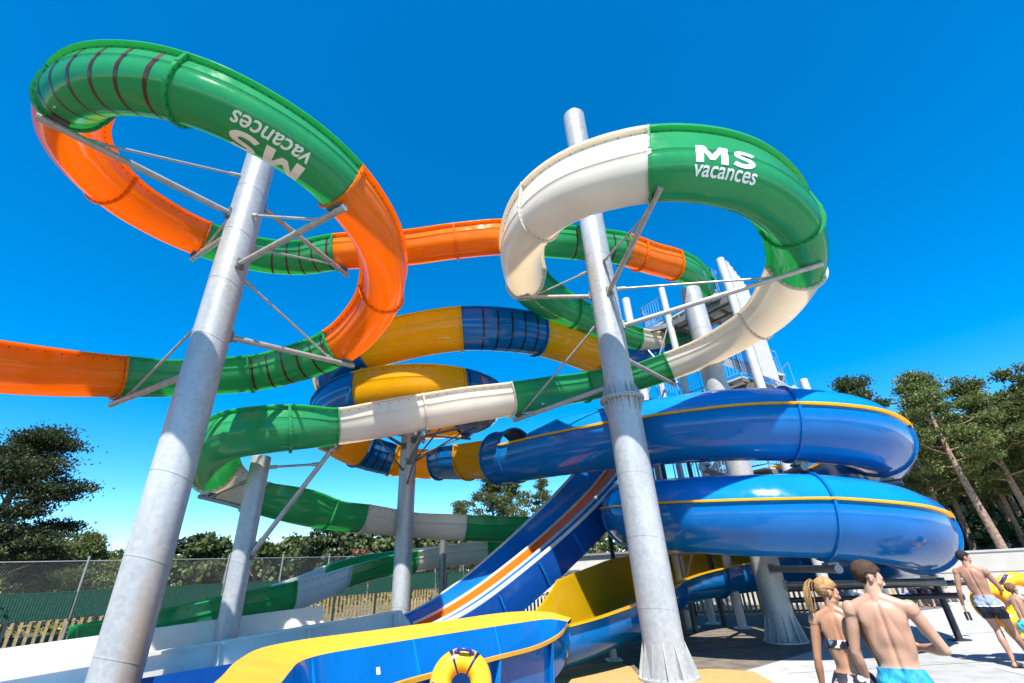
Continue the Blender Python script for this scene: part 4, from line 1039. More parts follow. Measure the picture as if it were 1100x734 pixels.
def foliage_mesh(name, clumps, per, size, mat, rng, up=0.35, shape='needle'):
    """clumps: (centre, radii); many small needle-tuft faces through each clump's volume, denser near its shell"""
    V = []; F = []; n = 0
    for c, rad in clumps:
        m = int(per * (rad[0] * rad[1] * rad[2]) ** (2 / 3))
        d = rng.normal(size=(m, 3)); d /= np.linalg.norm(d, axis=1)[:, None]
        q = rng.random(m) ** .45
        p = np.array(c) + d * q[:, None] * np.array(rad) * (1 + .25 * rng.normal(size=m))[:, None]
        ax = d * .7 + rng.normal(size=(m, 3)) * .6; ax[:, 2] += up; ax /= np.linalg.norm(ax, axis=1)[:, None]
        sd = np.cross(ax, rng.normal(size=(m, 3))); sd /= np.linalg.norm(sd, axis=1)[:, None]
        L = size * (.6 + .8 * rng.random(m)); Wd = L * (.22 if shape == 'needle' else .5)
        a = p - ax * L[:, None] * .5; b = p + ax * L[:, None] * .5
        q1 = p + sd * Wd[:, None]; q2 = p - sd * Wd[:, None]
        if shape == 'needle':   # two crossing slim blades per tuft
            s2 = np.cross(ax, sd)
            vs = np.stack([a, q1, b, q2, p + s2 * Wd[:, None], p - s2 * Wd[:, None]], 1).reshape(-1, 3)
            V.append(vs); k = np.arange(m) * 6 + n
            F += np.stack([k, k + 1, k + 2, k + 3], 1).tolist() + np.stack([k, k + 4, k + 2, k + 5], 1).tolist(); n += 6 * m
        else:
            vs = np.stack([a, q1, b, q2], 1).reshape(-1, 3); V.append(vs); k = np.arange(m) * 4 + n
            F += np.stack([k, k + 1, k + 2, k + 3], 1).tolist(); n += 4 * m
    me = bpy.data.meshes.new(name); me.from_pydata(np.concatenate(V).tolist(), [], F); me.materials.append(mat); me.update(); return me

def pine_meshes(seed, h, lean, crown0, spread, limbs, per, size, mat, trunk_r=.22, flat=.55):
    rng = np.random.default_rng(seed); mb = MB()
    pts = [Vector((lean[0] * (t ** 1.3) * h + .10 * math.sin(t * 5 + seed), lean[1] * (t ** 1.3) * h + .10 * math.cos(t * 4 + seed), t * h)) for t in np.linspace(0, .97, 10)]
    mb.path_tube(pts, [trunk_r * (1 - .8 * t) + .02 for t in np.linspace(0, 1, 10)], 10)
    clumps = []
    P = lambda t: pts[min(9, int(t * 9))].lerp(pts[min(9, int(t * 9) + 1)], t * 9 - int(t * 9))
    for k in range(limbs):
        t = crown0 + (1 - crown0) * (k + .5) / limbs * .98; a = k * 2.4 + rng.random() * .9
        prof = math.sin(min(1, ((t - crown0) / (1 - crown0)) * .95 + .22) * math.pi) ** .7
        L = spread * (.55 + .55 * rng.random()) * max(.25, prof)
        p0 = P(t); mid = p0 + Vector((math.cos(a) * L * .5, math.sin(a) * L * .5, L * (.05 + .12 * rng.random())))
        end = p0 + Vector((math.cos(a) * L, math.sin(a) * L, L * (.12 + .3 * rng.random())))
        mb.path_tube([p0, mid, end], [.075 * (1 - t * .5), .045, .015], 6)
        nb = 3 + int(2.6 * rng.random())
        for q in range(nb):
            b = mid.lerp(end, q / max(1, nb - 1)) + Vector(rng.normal(size=3) * L * .14)
            s = (.28 + .32 * rng.random()) * (spread / 2.6)
            clumps.append(((b.x, b.y, b.z + s * .3), (s * 1.25, s * 1.25, s * flat)))
    top = pts[-1]
    for k in range(4): clumps.append(((top.x + rng.normal() * .4, top.y + rng.normal() * .4, top.z + .1 + rng.random() * .5), (.6 * spread / 2.6, .6 * spread / 2.6, .42)))
    tr_ = mb.mesh('trunk', [M['bark']], 40); fo = foliage_mesh('crown', clumps, per, size, mat, rng)
    return tr_, fo
def plant(name, meshes, loc, rz, sc, label, cat, group):
    t = thing(name, label, cat, loc, group, rz); t.scale = (sc,) * 3
    for nm, me in zip(('trunk', 'crown'), meshes):
        o = bpy.data.objects.new(nm, me); COL.objects.link(o); o.parent = t
    return t
G_W = 'pines of the wood behind the retaining wall'
p_tall = [pine_meshes(11, 10.9, (-.02, .01), .42, 2.9, 22, 560, .19, M['needles']), pine_meshes(12, 10.2, (.03, .02), .40, 2.7, 20, 560, .19, M['needles']),
          pine_meshes(13, 11.0, (-.015, -.01), .46, 2.5, 20, 560, .19, M['needles'])]
hero = pine_meshes(21, 11.0, (-.02, .01), .46, 3.0, 24, 760, .18, M['needles'], .22)
x, y = pol(43.1, 37); plant('pine_tree', hero, (x, y, .9), R(-30), .96, 'pine with a bare pale leaning trunk, nearest one beside the blue coil', 'pine tree', G_W)
spots = [(40.3, 41, 1.0, 1), (41.6, 46, 1.08, 2), (45.6, 40, 1.05, 0), (47.4, 43, 1.05, 1), (49.6, 39, 1.02, 2), (51.6, 42, 1.05, 0), (48.6, 52, 1.15, 0), (44.4, 51, 1.1, 1), (42.4, 56, 1.15, 0), (46.5, 58, 1.2, 2), (50.6, 54, 1.2, 1),
         (39.2, 54, .98, 2), (37.6, 60, 1.0, 0), (53.5, 45, 1.05, 1), (52.4, 56, 1.2, 2), (54.6, 52, 1.15, 0), (38.6, 64, 1.05, 1), (45.2, 66, 1.3, 2), (44.6, 45, .92, 0), (46.4, 48, 1.0, 2), (48.4, 46, 1.0, 1), (50.4, 48, 1.05, 2), (41.2, 52, 1.0, 0), (43.4, 60, 1.2, 2), (47.6, 60, 1.2, 1), (51.0, 60, 1.25, 2), (52.8, 50, 1.1, 0), (40.2, 47, .9, 1), (49.4, 64, 1.3, 0), (41.0, 66, 1.15, 2)]
for k, (a, d, s, q) in enumerate(spots):
    x, y = pol(a, d); plant('pine_tree', p_tall[q], (x, y, .9), k * 1.3, s * .88, 'tall straight pine with a bare trunk in the wood right of the blue coil', 'pine tree', G_W)
x, y = pol(37.2, 44); plant('pine_tree', pine_meshes(31, 13.4, (.02, 0), .6, 3.2, 18, 560, .21, M['needles_dark']), (x, y, .9), 0, 1.0, 'dark pine top showing above the upper blue coil', 'pine tree', 'pines seen between the slides')
for k, (a, d, s, q, lb) in enumerate(((-3.4, 34, .76, 0, 'slim pine showing under the blue and yellow section next to the closed tube'), (-1.0, 38, .86, 1, 'pine left of the racing slide behind the closed tube entry'), (2.6, 36, .72, 2, 'dark pine right behind the top of the racing slide'), (-7.5, 40, .68, 1, 'pine between the shaded pillar and the racing slide'), (8.4, 40, .7, 0, 'pine behind the pump house right of the racing slide'), (12.5, 42, .7, 1, 'pine behind the tower columns under the coil'), (32.6, 46, .62, 2, 'pine low behind the right end of the coil'), (17, 44, .66, 0, 'pine farthest right behind the tower'))):
    x, y = pol(a, d); plant('pine_tree', p_tall[q], (x, y, 0), k * 2.1, s, lb, 'pine tree', 'pines seen between the slides')
# left: one big spreading dark pine and lower neighbours
big = pine_meshes(41, 9.9, (.05, 0), .20, 4.6, 34, 900, .15, M['needles_big'], .30, .34)
x, y = pol(-48.6, 33); plant('pine_tree', big, (x, y, 0), .6, .93, 'big spreading dark pine at the left edge of the picture', 'pine tree', 'pines at the left edge')
low = pine_meshes(42, 5.4, (.02, 0), .15, 3.0, 24, 640, .18, M['needles'], .2, .6)
for k, (a, d, s, lb) in enumerate(((-45.6, 38, .85, 'bushy lighter pine low in front of the big dark pine'), (-50.5, 27, .78, 'low yellowish green pine at the very left edge'), (-41.6, 46, 1.0, 'round pine between the big dark pine and the leftmost pillar'))):
    x, y = pol(a, d); plant('pine_tree', low, (x, y, 0), k * 1.7, s, lb, 'pine tree', 'pines at the left edge')
# far tree belt beyond the fence
def round_meshes(seed, h, r, per, size, mat):
    rng = np.random.default_rng(seed); mb = MB(); mb.path_tube([(0, 0, 0), (.1, 0, h * .3), (.0, .1, h * .62)], [.22, .16, .08], 8)
    cl = []
    for k in range(26):
        a = rng.random() * 6.28; q = rng.random() ** .5; z = h * (.28 + .66 * rng.random()); w = math.sqrt(max(.08, 1 - ((z / h - .55) / .48) ** 2))
        s = (.24 + .16 * rng.random()) * r
        cl.append(((math.cos(a) * q * r * w * .8, math.sin(a) * q * r * w * .8, z - s * .3), (s, s, s * .75)))
    for k in range(5):
        a = k * 1.25; mb.path_tube([(0, .05, h * .4), (math.cos(a) * r * .5, math.sin(a) * r * .5, h * .62)], [.08, .02], 6)
    return mb.mesh('trunk', [M['bark']], 40), foliage_mesh('crown', cl, per, size, mat, rng, .2, 'leaf')
belt = [round_meshes(51, 6.8, 3.1, 210, .42, M['leaves']), round_meshes(52, 6.4, 3.3, 210, .42, M['leaves']), round_meshes(53, 7.2, 2.9, 210, .42, M['needles_dark'])]
rr = random.Random(5)
k = 0; a = -47.0
while a < -1:
    d = 62 + rr.random() * 16; s = .68 + .22 * rr.random() + (.10 if a > -24 else 0)
    x, y = pol(a, d); plant('round_tree', belt[k % 3], (x, y, 0), rr.random() * 6, s * 1.22 * d / 66, 'rounded dark green tree in the far belt beyond the fence', 'tree', 'trees of the far belt'); k += 1; a += 1.2 + rr.random() * .6
a = -1
while a < 36:
    d = 70 + rr.random() * 12; x, y = pol(a, d); plant('round_tree', belt[k % 3], (x, y, 0), rr.random() * 6, .72 + .2 * rr.random(), 'rounded dark green tree in the far belt beyond the fence', 'tree', 'trees of the far belt'); k += 1; a += 2.6
# brown bush in the belt and undergrowth of the wood
M['drybrown'] = leafmat('dry_brown_leaves', (0.07, 0.03, 0.015), (0.14, 0.06, 0.03), (0.2, 0.1, 0.05))
bb = round_meshes(57, 5.2, 1.9, 210, .40, M['drybrown']); x, y = pol(-18.1, 60); plant('round_tree', bb, (x, y, 0), 0, 1.0, 'reddish brown tree in the far belt left of the shaded pillar', 'tree', 'trees of the far belt')
rng = np.random.default_rng(77); cl = []
for k in range(90):
    a = 36 + 20 * rng.random(); d = 46 + 34 * rng.random(); x, y = pol(a, d); s = 1.0 + 1.0 * rng.random(); cl.append(((x, y, 1.5 + s * .5), (s * 1.3, s * 1.3, s)))
for k in range(70):
    a = 34 + 22 * rng.random(); d = 78 + 10 * rng.random(); x, y = pol(a, d); s = 2.6 + 1.2 * rng.random(); cl.append(((x, y, 2 + rng.random() * 9), (s * 1.2, s * 1.2, s)))
me = foliage_mesh('undergrowth', cl, 42, .55, M['needles_dark'], rng, .2, 'leaf'); o = put('undergrowth', me); tag(o, 'dark undergrowth and far wood behind the pine trunks', 'undergrowth', None, 'stuff')
rng = np.random.default_rng(79); cl = []
for k in range(80):
    a = -52 + 50 * rng.random(); d = 34 + 24 * rng.random() + max(0, a + 30) * .5; x, y = pol(a, d); s = .6 + .7 * rng.random(); cl.append(((x, y, s * .6), (s * 1.5, s * 1.5, s)))
me = foliage_mesh('scrub', cl, 60, .3, M['needles'], rng, .3, 'leaf'); o = put('scrub', me); tag(o, 'low green scrub on the ground beyond the mesh fence', 'scrub', None, 'stuff')
# ---------------------------------------------------------------- people
def skin(name, col, sss=.12):
    m, nt, b = new_mat(name)
    r, n = noise_col(nt, (col[0] * .84, col[1] * .74, col[2] * .70), (min(1, col[0] * 1.06), col[1] * 1.05, col[2] * 1.05), 5.5, 5, .3, .7)
    nt.links.new(r.outputs['Color'], b.inputs['Base Color']); b.inputs['Roughness'].default_value = .42
    b.inputs['Subsurface Weight'].default_value = sss; b.inputs['Subsurface Radius'].default_value = (.012, .005, .003); b.inputs['Subsurface Scale'].default_value = 1.0
    n2 = nt.nodes.new('ShaderNodeTexNoise'); n2.inputs['Scale'].default_value = 120; tc = nt.nodes.new('ShaderNodeTexCoord'); nt.links.new(tc.outputs['Object'], n2.inputs['Vector'])
    bump(nt, b, n2.outputs['Fac'], .08, .004); return m
M['skin_pale'] = skin('skin_pale', (.46, .275, .185)); M['skin_tan'] = skin('skin_tan', (.40, .215, .125)); M['skin_mid'] = skin('skin_mid', (.36, .20, .135)); M['skin_boy'] = skin('skin_boy', (.37, .22, .145))
M['hair_brown'] = plain('hair_brown', (.055, .030, .018), .5, 0, .35, 28, .2); M['hair_blond'] = plain('hair_blond', (.36, .21, .085), .45, 0, .35, 22, .2); M['hair_dark'] = plain('hair_dark', (.022, .014, .010), .45, 0, .35, 28, .2); M['hair_sand'] = plain('hair_sand', (.14, .08, .04), .5, 0, .35, 28, .2)
M['eye'] = plain('eye_dark', (.02, .015, .012), .2); M['lip'] = plain('lip', (.34, .12, .10), .4)
M['turquoise'] = plain('turquoise_cloth', (.010, .25, .42), .75, 0, .25, 14, .3)
M['greycloth'] = plain('blue_grey_cloth', (.21, .26, .36), .8, 0, .2, 20, .2); M['navycloth'] = plain('navy_cloth', (.012, .016, .03), .75); M['whitecloth'] = plain('white_cloth', (.75, .75, .75), .8)
def floral():
    m, nt, b = new_mat('floral_print'); tc = nt.nodes.new('ShaderNodeTexCoord'); v = nt.nodes.new('ShaderNodeTexVoronoi'); v.inputs['Scale'].default_value = 26
    nt.links.new(tc.outputs['Object'], v.inputs['Vector']); r = nt.nodes.new('ShaderNodeValToRGB'); r.color_ramp.interpolation = 'CONSTANT'
    es = r.color_ramp.elements; es[0].color = (.012, .012, .02, 1); es[1].position = .38; es[1].color = (.55, .30, .38, 1)
    for p, c in ((.55, (.02, .02, .03, 1)), (.68, (.70, .66, .62, 1)), (.80, (.12, .20, .28, 1)), (.9, (.015, .015, .02, 1))): e = es.new(p); e.color = c
    sp = nt.nodes.new('ShaderNodeSeparateColor'); nt.links.new(v.outputs['Color'], sp.inputs[0]); nt.links.new(sp.outputs[0], r.inputs['Fac']); nt.links.new(r.outputs['Color'], b.inputs['Base Color']); b.inputs['Roughness'].default_value = .7; return m
M['floral'] = floral()
def aqua_print():
    m, nt, b = new_mat('aqua_print'); tc = nt.nodes.new('ShaderNodeTexCoord'); v = nt.nodes.new('ShaderNodeTexVoronoi'); v.inputs['Scale'].default_value = 22
    nt.links.new(tc.outputs['Object'], v.inputs['Vector']); r = nt.nodes.new('ShaderNodeValToRGB'); r.color_ramp.interpolation = 'CONSTANT'
    es = r.color_ramp.elements; es[0].color = (.02, .42, .48, 1); es[1].position = .5; es[1].color = (.01, .10, .22, 1); e = es.new(.75); e.color = (.05, .55, .55, 1)
    sp = nt.nodes.new('ShaderNodeSeparateColor'); nt.links.new(v.outputs['Color'], sp.inputs[0]); nt.links.new(sp.outputs[0], r.inputs['Fac']); nt.links.new(r.outputs['Color'], b.inputs['Base Color']); b.inputs['Roughness'].default_value = .7; return m
M['aqua'] = aqua_print()

for k_ in ('hair_brown', 'hair_blond', 'hair_dark', 'hair_sand'):
    M[k_].node_tree.nodes['Principled BSDF'].inputs['Roughness'].default_value = .75; M[k_].node_tree.nodes['Principled BSDF'].inputs['Specular IOR Level'].default_value = .25
def capsule(mb, a, b, r0, r1, n=14):
    mb.tube(a, b, r0, r1, n); mb.ball(a, r0, n); mb.ball(b, r1, n)
def chain(mb, pts, rads, n=14):
    for k in range(len(pts) - 1): capsule(mb, pts[k], pts[k + 1], rads[k], rads[k + 1], n)
def hand(mb, w, d, palm_n, s, thumb_side, curl=.5):
    """five separate fingers; w wrist, d pointing direction, palm_n normal of the palm (curl goes this way)"""
    d = Vector(d).normalized(); pn = Vector(palm_n); pn = (pn - d * pn.dot(d)).normalized(); sd = d.cross(pn) * thumb_side; w = Vector(w)
    for q in (-.030, -.010, .010, .030):
        capsule(mb, w + d * .02 * s + sd * q * .7 * s, w + d * .085 * s + sd * q * s, .0145 * s, .0135 * s, 8)
    for q, L in ((.031, .068), (.0105, .078), (-.0105, .072), (-.031, .056)):
        p = w + d * .092 * s + sd * q * s; dd = d.copy()
        for j, l in enumerate((.45, .31, .24)):
            ang = curl * (.35 + .35 * j); e = d * math.cos(ang) + pn * math.sin(ang); p2 = p + e * L * l * s
            capsule(mb, p, p2, (.0098 - .0007 * j) * s, (.0092 - .0007 * j) * s, 8); p = p2
    p = w + d * .03 * s + sd * .028 * s
    for e, l in ((d * .55 + sd * .75 + pn * .3, .042), (d * .85 + sd * .35 + pn * .4, .032), (d * .92 + sd * .05 + pn * .4, .025)):
        p2 = p + e.normalized() * l * s; capsule(mb, p, p2, .0118 * s, .0105 * s, 8); p = p2

def person(label, loc, rz, H, build, head_yaw, head_pitch, armL, armR, legL, legR, skinmat, hair, clothes, group=None, sit=False, voxel=.0068, lean=(0, 0), pelvis_z=None, palmL=(1, 0, 0), palmR=(-1, 0, 0), spine=(0.0, 0.0)):
    """arms: (elbow, wrist, hand dir); legs: (knee, ankle, toe dir); metres in a 1.80 m body, x right, y front"""
    s = H / 1.80; fem = build == 'female'; kid = build == 'child'
    mb = MB(); pz = pelvis_z or .97
    sw = .172 if fem else (.150 if kid else .195)      # shoulder joint half distance
    hw = .105 if fem else .092
    X = lambda z: lean[0] * (z - pz) + spine[0] * math.sin((z - pz) * 5.5); Y = lambda z: lean[1] * (z - pz) + spine[1] * math.sin((z - pz) * 5.5)
    V_ = lambda x, y, z: Vector((x + X(z), y + Y(z), z))
    th = .88 if fem else (.80 if kid else 1.0)
    mb.ball(V_(0, 0, pz), (.168 if not kid else .125, .112 * th, .125), 20)
    mb.ball(V_(0, .005, pz + .15), ((.122 if fem else .138 if not kid else .108), .092 * th, .15), 20)
    mb.ball(V_(0, .0, pz + .33), ((.135 if fem else .162 if not kid else .118), .108 * th, .20), 20)
    mb.ball(V_(0, -.015, pz + .42), ((.135 if fem else .170 if not kid else .118), .092 * th, .13), 20)
    for g in (-1, 1):
        mb.ball(V_(g * .075, -.055, pz - .07), (.092, .088, .098), 14)                       # glutes
        mb.ball(V_(g * (sw - .105), -.058 * th, pz + .39), (.072, .036, .090), 12)            # shoulder blade
        mb.ball(V_(g * (sw - .09), -.008, pz + .28), (.055 * th, .078, .18), 12)                # lat
        mb.ball(V_(g * .038, -.058 * th, pz + .14), (.036, .024, .19), 10)                     # back extensor
        mb.ball(V_(g * .078, .075, pz + .36), (.078, .045, .062), 12)
        capsule(mb, V_(g * .035, -.02, pz + .545), V_(g * (sw - .03), -.015, pz + .480), .042 * th, .050 * th)   # trapezius
        if fem: mb.ball(V_(g * .072, .10, pz + .33), (.062, .06, .062), 14)
    sh = {g: V_(g * sw, -.01, pz + .475) for g in (-1, 1)}
    arms_seg = []
    k = .86 if fem else (.74 if kid else 1.0)
    for g, (el, wr, hd), pal in ((-1, armL, palmL), (1, armR, palmR)):
        el, wr = Vector(el), Vector(wr); S = sh[g]
        mb.ball(S + Vector((g * .008, 0, -.012)), (.060 * k, .062 * k, .070 * k), 14)
        m1 = S.lerp(el, .45); chain(mb, [S, m1, el], [.050 * k, .0475 * k, .037 * k])
        mb.ball(S.lerp(el, .42) + Vector((0, .012, 0)), (.046 * k, .050 * k, .085), 12)
        m2 = el.lerp(wr, .28); chain(mb, [el, m2, wr], [.038 * k, .0425 * k, .025 * k])
        dd = Vector(hd).normalized(); hand(mb, wr, dd, pal, .95 if not kid else .8, 1 if g < 0 else -1)
        tip = wr + dd * .2; arms_seg += [(S.lerp(el, .25), el, .075 * k), (el, wr, .065 * k), (wr, tip, .07)]
    for g, (kn, an, toe) in ((-1, legL), (1, legR)):
        hp = V_(g * hw, 0, pz - .05); kn, an = Vector(kn), Vector(an)
        q = .95 if fem else (.72 if kid else 1.0)
        m1 = hp.lerp(kn, .4); chain(mb, [hp, m1, kn], [.094 * q, .080 * q, .054 * q], 16)
        bk = -(Vector(toe).normalized()); m2 = kn.lerp(an, .32) + bk * .018
        chain(mb, [kn, m2, kn.lerp(an, .68), an], [.053 * q, .057 * q, .041 * q, .034 * q], 14)
        mb.ball(kn + Vector(toe).normalized() * .02, (.045 * q,) * 3, 12)
        t = Vector(toe).normalized(); si = Vector((t.y, -t.x, 0)) * (1 if g > 0 else -1)
        heel = an - t * .045 - Vector((0, 0, .045)); ball_ = an + t * .12 - Vector((0, 0, .058))
        mb.ball(heel, (.034, .034, .034), 12); chain(mb, [an - Vector((0, 0, .015)), ball_ + Vector((0, 0, .005))], [.040 * q, .030], 12); chain(mb, [heel, ball_], [.030, .028])
        for j in range(5):
            o = (j - 2) * .017; l = .055 - .006 * j if j else .058
            p = ball_ + si * (-o) * 1.0 + Vector((0, 0, -.002)); capsule(mb, p, p + t * l, .0145 if j == 0 else .0115, .011 if j == 0 else .009, 8)
    # neck and head
    nb = V_(0, -.015, pz + .50); hc = V_(0, .012, pz + .50 + .19)
    q = .80 if fem else (.72 if kid else 1.0)
    capsule(mb, nb, hc + Vector((0, -.012, -.05)), .060 * q, .054 * q)
    hs = 1.16 if kid else (1.0 if not fem else .96)
    Rh = Matrix.Rotation(-R(head_yaw), 3, 'Z') @ Matrix.Rotation(-R(head_pitch), 3, 'X')
    hp_ = lambda x, y, z: hc + Rh @ (Vector((x, y, z)) * hs)
    B = lambda x, y, z, r, rot=None: mb.ball(hp_(x, y, z), tuple(a * hs for a in r), 14, rot=Rh if rot is None else Rh @ rot)
    B(0, -.018, .035, (.076, .098, .088)); B(0, .030, .005, (.066, .068, .085)); B(0, .045, -.050, (.053, .048, .058)); B(0, .066, -.082, (.027, .023, .022))
    for g in (-1, 1):
        B(g * .042, .058, -.022, (.026, .024, .022)); B(g * .044, .020, -.066, (.020, .040, .022))
        B(g * .032, .082, .022, (.022, .014, .008))
        B(g * .077, -.008, -.006, (.010, .022, .032), Matrix.Rotation(g * .35, 3, 'Z')); B(g * .081, -.016, .008, (.006, .017, .018), Matrix.Rotation(g * .5, 3, 'Z'))
        B(g * .012, .101, -.030, (.010, .010, .008))
    mb.tube(hp_(0, .086, .022), hp_(0, .114, -.022), .0085 * hs, .0125 * hs, 10); B(0, .113, -.024, (.012, .012, .010))
    B(0, .092, -.054, (.021, .010, .0065)); B(0, .091, -.066, (.018, .011, .0075))
    src = mb.mesh('person_src', []); ob = bpy.data.objects.new('person_src', src); COL.objects.link(ob)
    md = ob.modifiers.new('r', 'REMESH'); md.mode = 'VOXEL'; md.voxel_size = voxel; md.use_smooth_shade = True
    ms = ob.modifiers.new('s', 'SMOOTH'); ms.factor = .5; ms.iterations = 11 if voxel < .007 else 5
    dg = bpy.context.evaluated_depsgraph_get(); dg.update()
    me = bpy.data.meshes.new_from_object(ob.evaluated_get(dg)); bpy.data.objects.remove(ob)
    n = len(me.vertices); co = np.empty(n * 3); me.vertices.foreach_get('co', co); co = co.reshape(-1, 3)
    # furrow of the spine, navel line
    zc = co[:, 2]; cx = lean[0] * (zc - pz) + spine[0] * np.sin((zc - pz) * 5.5); cy = lean[1] * (zc - pz)
    armd = np.full(n, 9.0)
    for a, b, r in arms_seg:
        a, b = np.array(a), np.array(b); ab = b - a; t = np.clip(((co - a) @ ab) / (ab @ ab), 0, 1); armd = np.minimum(armd, np.linalg.norm(co - (a + t[:, None] * ab), axis=1) - r)
    ed = np.empty(len(me.edges) * 2, int); me.edges.foreach_get('vertices', ed); ed = ed.reshape(-1, 2)
    deg_ = np.bincount(ed.reshape(-1), minlength=n)[:, None]
    wt = (np.clip(armd / .03, 0, 1) * np.clip((zc - pz + .16) / .06, 0, 1) * np.clip((pz + .52 - zc) / .06, 0, 1) * .7)[:, None]
    for _ in range(45 if voxel < .009 else 12):
        acc = np.zeros_like(co); np.add.at(acc, ed[:, 0], co[ed[:, 1]]); np.add.at(acc, ed[:, 1], co[ed[:, 0]])
        co = co + (acc / np.maximum(deg_, 1) - co) * wt
    zc = co[:, 2]
    back = (co[:, 1] - cy < -.01) & (zc > pz - .02) & (zc < pz + .52) & (armd > .0)
    g = np.exp(-((co[:, 0] - cx) / .016) ** 2) * np.clip((zc - pz + .04) / .1, 0, 1) * np.clip((pz + .54 - zc) / .12, 0, 1)
    co[:, 1] += np.where(back, g * (.013 if not fem else .011), 0)
    for gg in (-1, 1):   # lower rim of the shoulder blade
        e = np.exp(-(((co[:, 0] - cx) - gg * (sw - .115 + (zc - pz - .30) * -.25)) / .014) ** 2 - ((zc - (pz + .35)) / .075) ** 2); co[:, 1] -= np.where(back, -e * .004, 0)
    me.vertices.foreach_set('co', co.reshape(-1)); 
    me.materials.clear(); me.materials.append(skinmat); me.polygons.foreach_set('use_smooth', [True] * len(me.polygons)); me.update()
    nor = np.empty(n * 3); me.vertices.foreach_get('normal', nor); nor = nor.reshape(-1, 3)
    me.transform(Matrix.Scale(s, 4))
    root = bpy.data.objects.new('person', me); COL.objects.link(root); root.location = loc; root.rotation_euler = (0, 0, rz)
    tag(root, label, 'person', group)
    faces = [tuple(p.vertices) for p in me.polygons]; fa = np.array([f if len(f) == 4 else (*f, f[-1]) for f in faces])
    def shell(name, mask, off, mats, slot=None, jitter=0.0, push=None):
        keep = mask[fa].all(axis=1); f = fa[keep]
        if not len(f): return None
        used = np.unique(f); mp = -np.ones(n, int); mp[used] = np.arange(len(used))
        o = off if np.isscalar(off) else off[used][:, None]
        v = co[used] + nor[used] * o
        if name == 'hair': v = v + nor[used] * np.random.default_rng(1).normal(size=(len(used), 1)) * .0019
        if jitter: v = v + nor[used] * (np.sin(v[:, 0:1] * 170 + v[:, 2:3] * 60) * np.sin(v[:, 1:2] * 150 - v[:, 2:3] * 90) + .6 * np.sin(v[:, 0:1] * 420) * np.sin(v[:, 1:2] * 380)) * jitter
        if jitter >= .001 and name != 'hair':
            v = v + nor[used] * (np.sin(v[:, 2:3] * 55 + np.sin(v[:, 0:1] * 38) * 2.2 + v[:, 1:2] * 20) * .0045 + np.sin(v[:, 0:1] * 70 + v[:, 2:3] * 24) * .003)
        if push is not None: v = push(v)
        vin = co[used] + nor[used] * .0005
        ff = mp[f]; k = len(used)
        # closed shell: outer, inner and the hem between
        ed = {}
        for q in ff:
            q = [a for i, a in enumerate(q) if i == 0 or a != q[i - 1]]
            for a, b in zip(q, q[1:] + q[:1]): ed[(a, b)] = 1
        hem = [(a, b) for (a, b) in ed if (b, a) not in ed]
        F = [tuple(dict.fromkeys(q)) for q in ff.tolist()] + [(b, a, a + k, b + k) for a, b in hem]
        m2 = bpy.data.meshes.new(name); m2.from_pydata(np.concatenate([v, vin]).tolist(), [], F)
        for m_ in mats: m2.materials.append(m_)
        if slot is not None:
            zz = v[:, 2]; mi = [slot(zz[q[0]]) if q[0] < k else 0 for q in ff] + [slot(zz[a]) for a, b in hem]; m2.polygons.foreach_set('material_index', mi)
        m2.polygons.foreach_set('use_smooth', [True] * len(F)); m2.update(); m2.transform(Matrix.Scale(s, 4)); 
        return put(name, m2, root, False)
    free = armd > .012
    for c in clothes: c(shell, co, free, pz, s)
    # hair: skull cap with a hairline in head space
    Ri = np.array(Rh.inverted()); hl = (co - np.array(hc)) @ Ri.T / hs
    face_y = .060 + .0 * hl[:, 2]
    inhead = (np.linalg.norm(hl - np.array([0, -.01, .02]), axis=1) < .15)
    hairline = inhead & (((hl[:, 2] > .065) & (hl[:, 1] < .085)) | ((hl[:, 1] < .028 - .0 * hl[:, 2]) & (hl[:, 2] > .010) & (hl[:, 1] < .035) ) | ((hl[:, 1] < -.030) & (hl[:, 2] > -.055 - .15 * (hl[:, 1] + .03))) ) & ~((np.abs(hl[:, 0]) > .062) & (hl[:, 1] > -.036) & (hl[:, 1] < .020) & (hl[:, 2] < .032)) & ~((np.abs(hl[:, 0]) > .072) & (hl[:, 2] < .026))
    hairmat, thick, jit = hair[0], hair[1], hair[2]
    off = np.clip(thick * (.45 + .9 * np.clip((hl[:, 2] + .03) / .12, 0, 1)), .003, 1)
    ho = shell('hair', hairline, off, [hairmat], jitter=jit)
    # eyes
    mb = MB()
    for g in (-1, 1):
        p = hp_(g * .030, .0795, .006); mb.ball(p, (.0125 * hs, .0085 * hs, .0075 * hs), 10, rot=Rh, mi=0)
    e_ = mb.mesh('eyes', [M['eye']], 60); e_.transform(Matrix.Scale(s, 4)); put('eyes', e_, root, False)
    return root, s, hp_, hc, Rh
def trunks(z0, z1, mats, name='swim_trunks', off=.011, slot=None, tilt=0.0, jit=.0012):
    def f(shell, co, free, pz, s):
        lo = z0 + .08 * np.maximum(0, .10 - np.abs(co[:, 0])) * 0
        shell(name, free & (co[:, 2] > lo) & (co[:, 2] < z1 + tilt * co[:, 1]), off, mats, (lambda z: slot(z)) if slot else None, jit)
    return f
def band(z0, z1, mats, name):
    def f(shell, co, free, pz, s):
        dip = .02 * np.clip(-co[:, 1] / .1, 0, 1)
        shell(name, free & (co[:, 2] > z0 + dip) & (co[:, 2] < z1 - dip * .6), .006, mats)
    return f

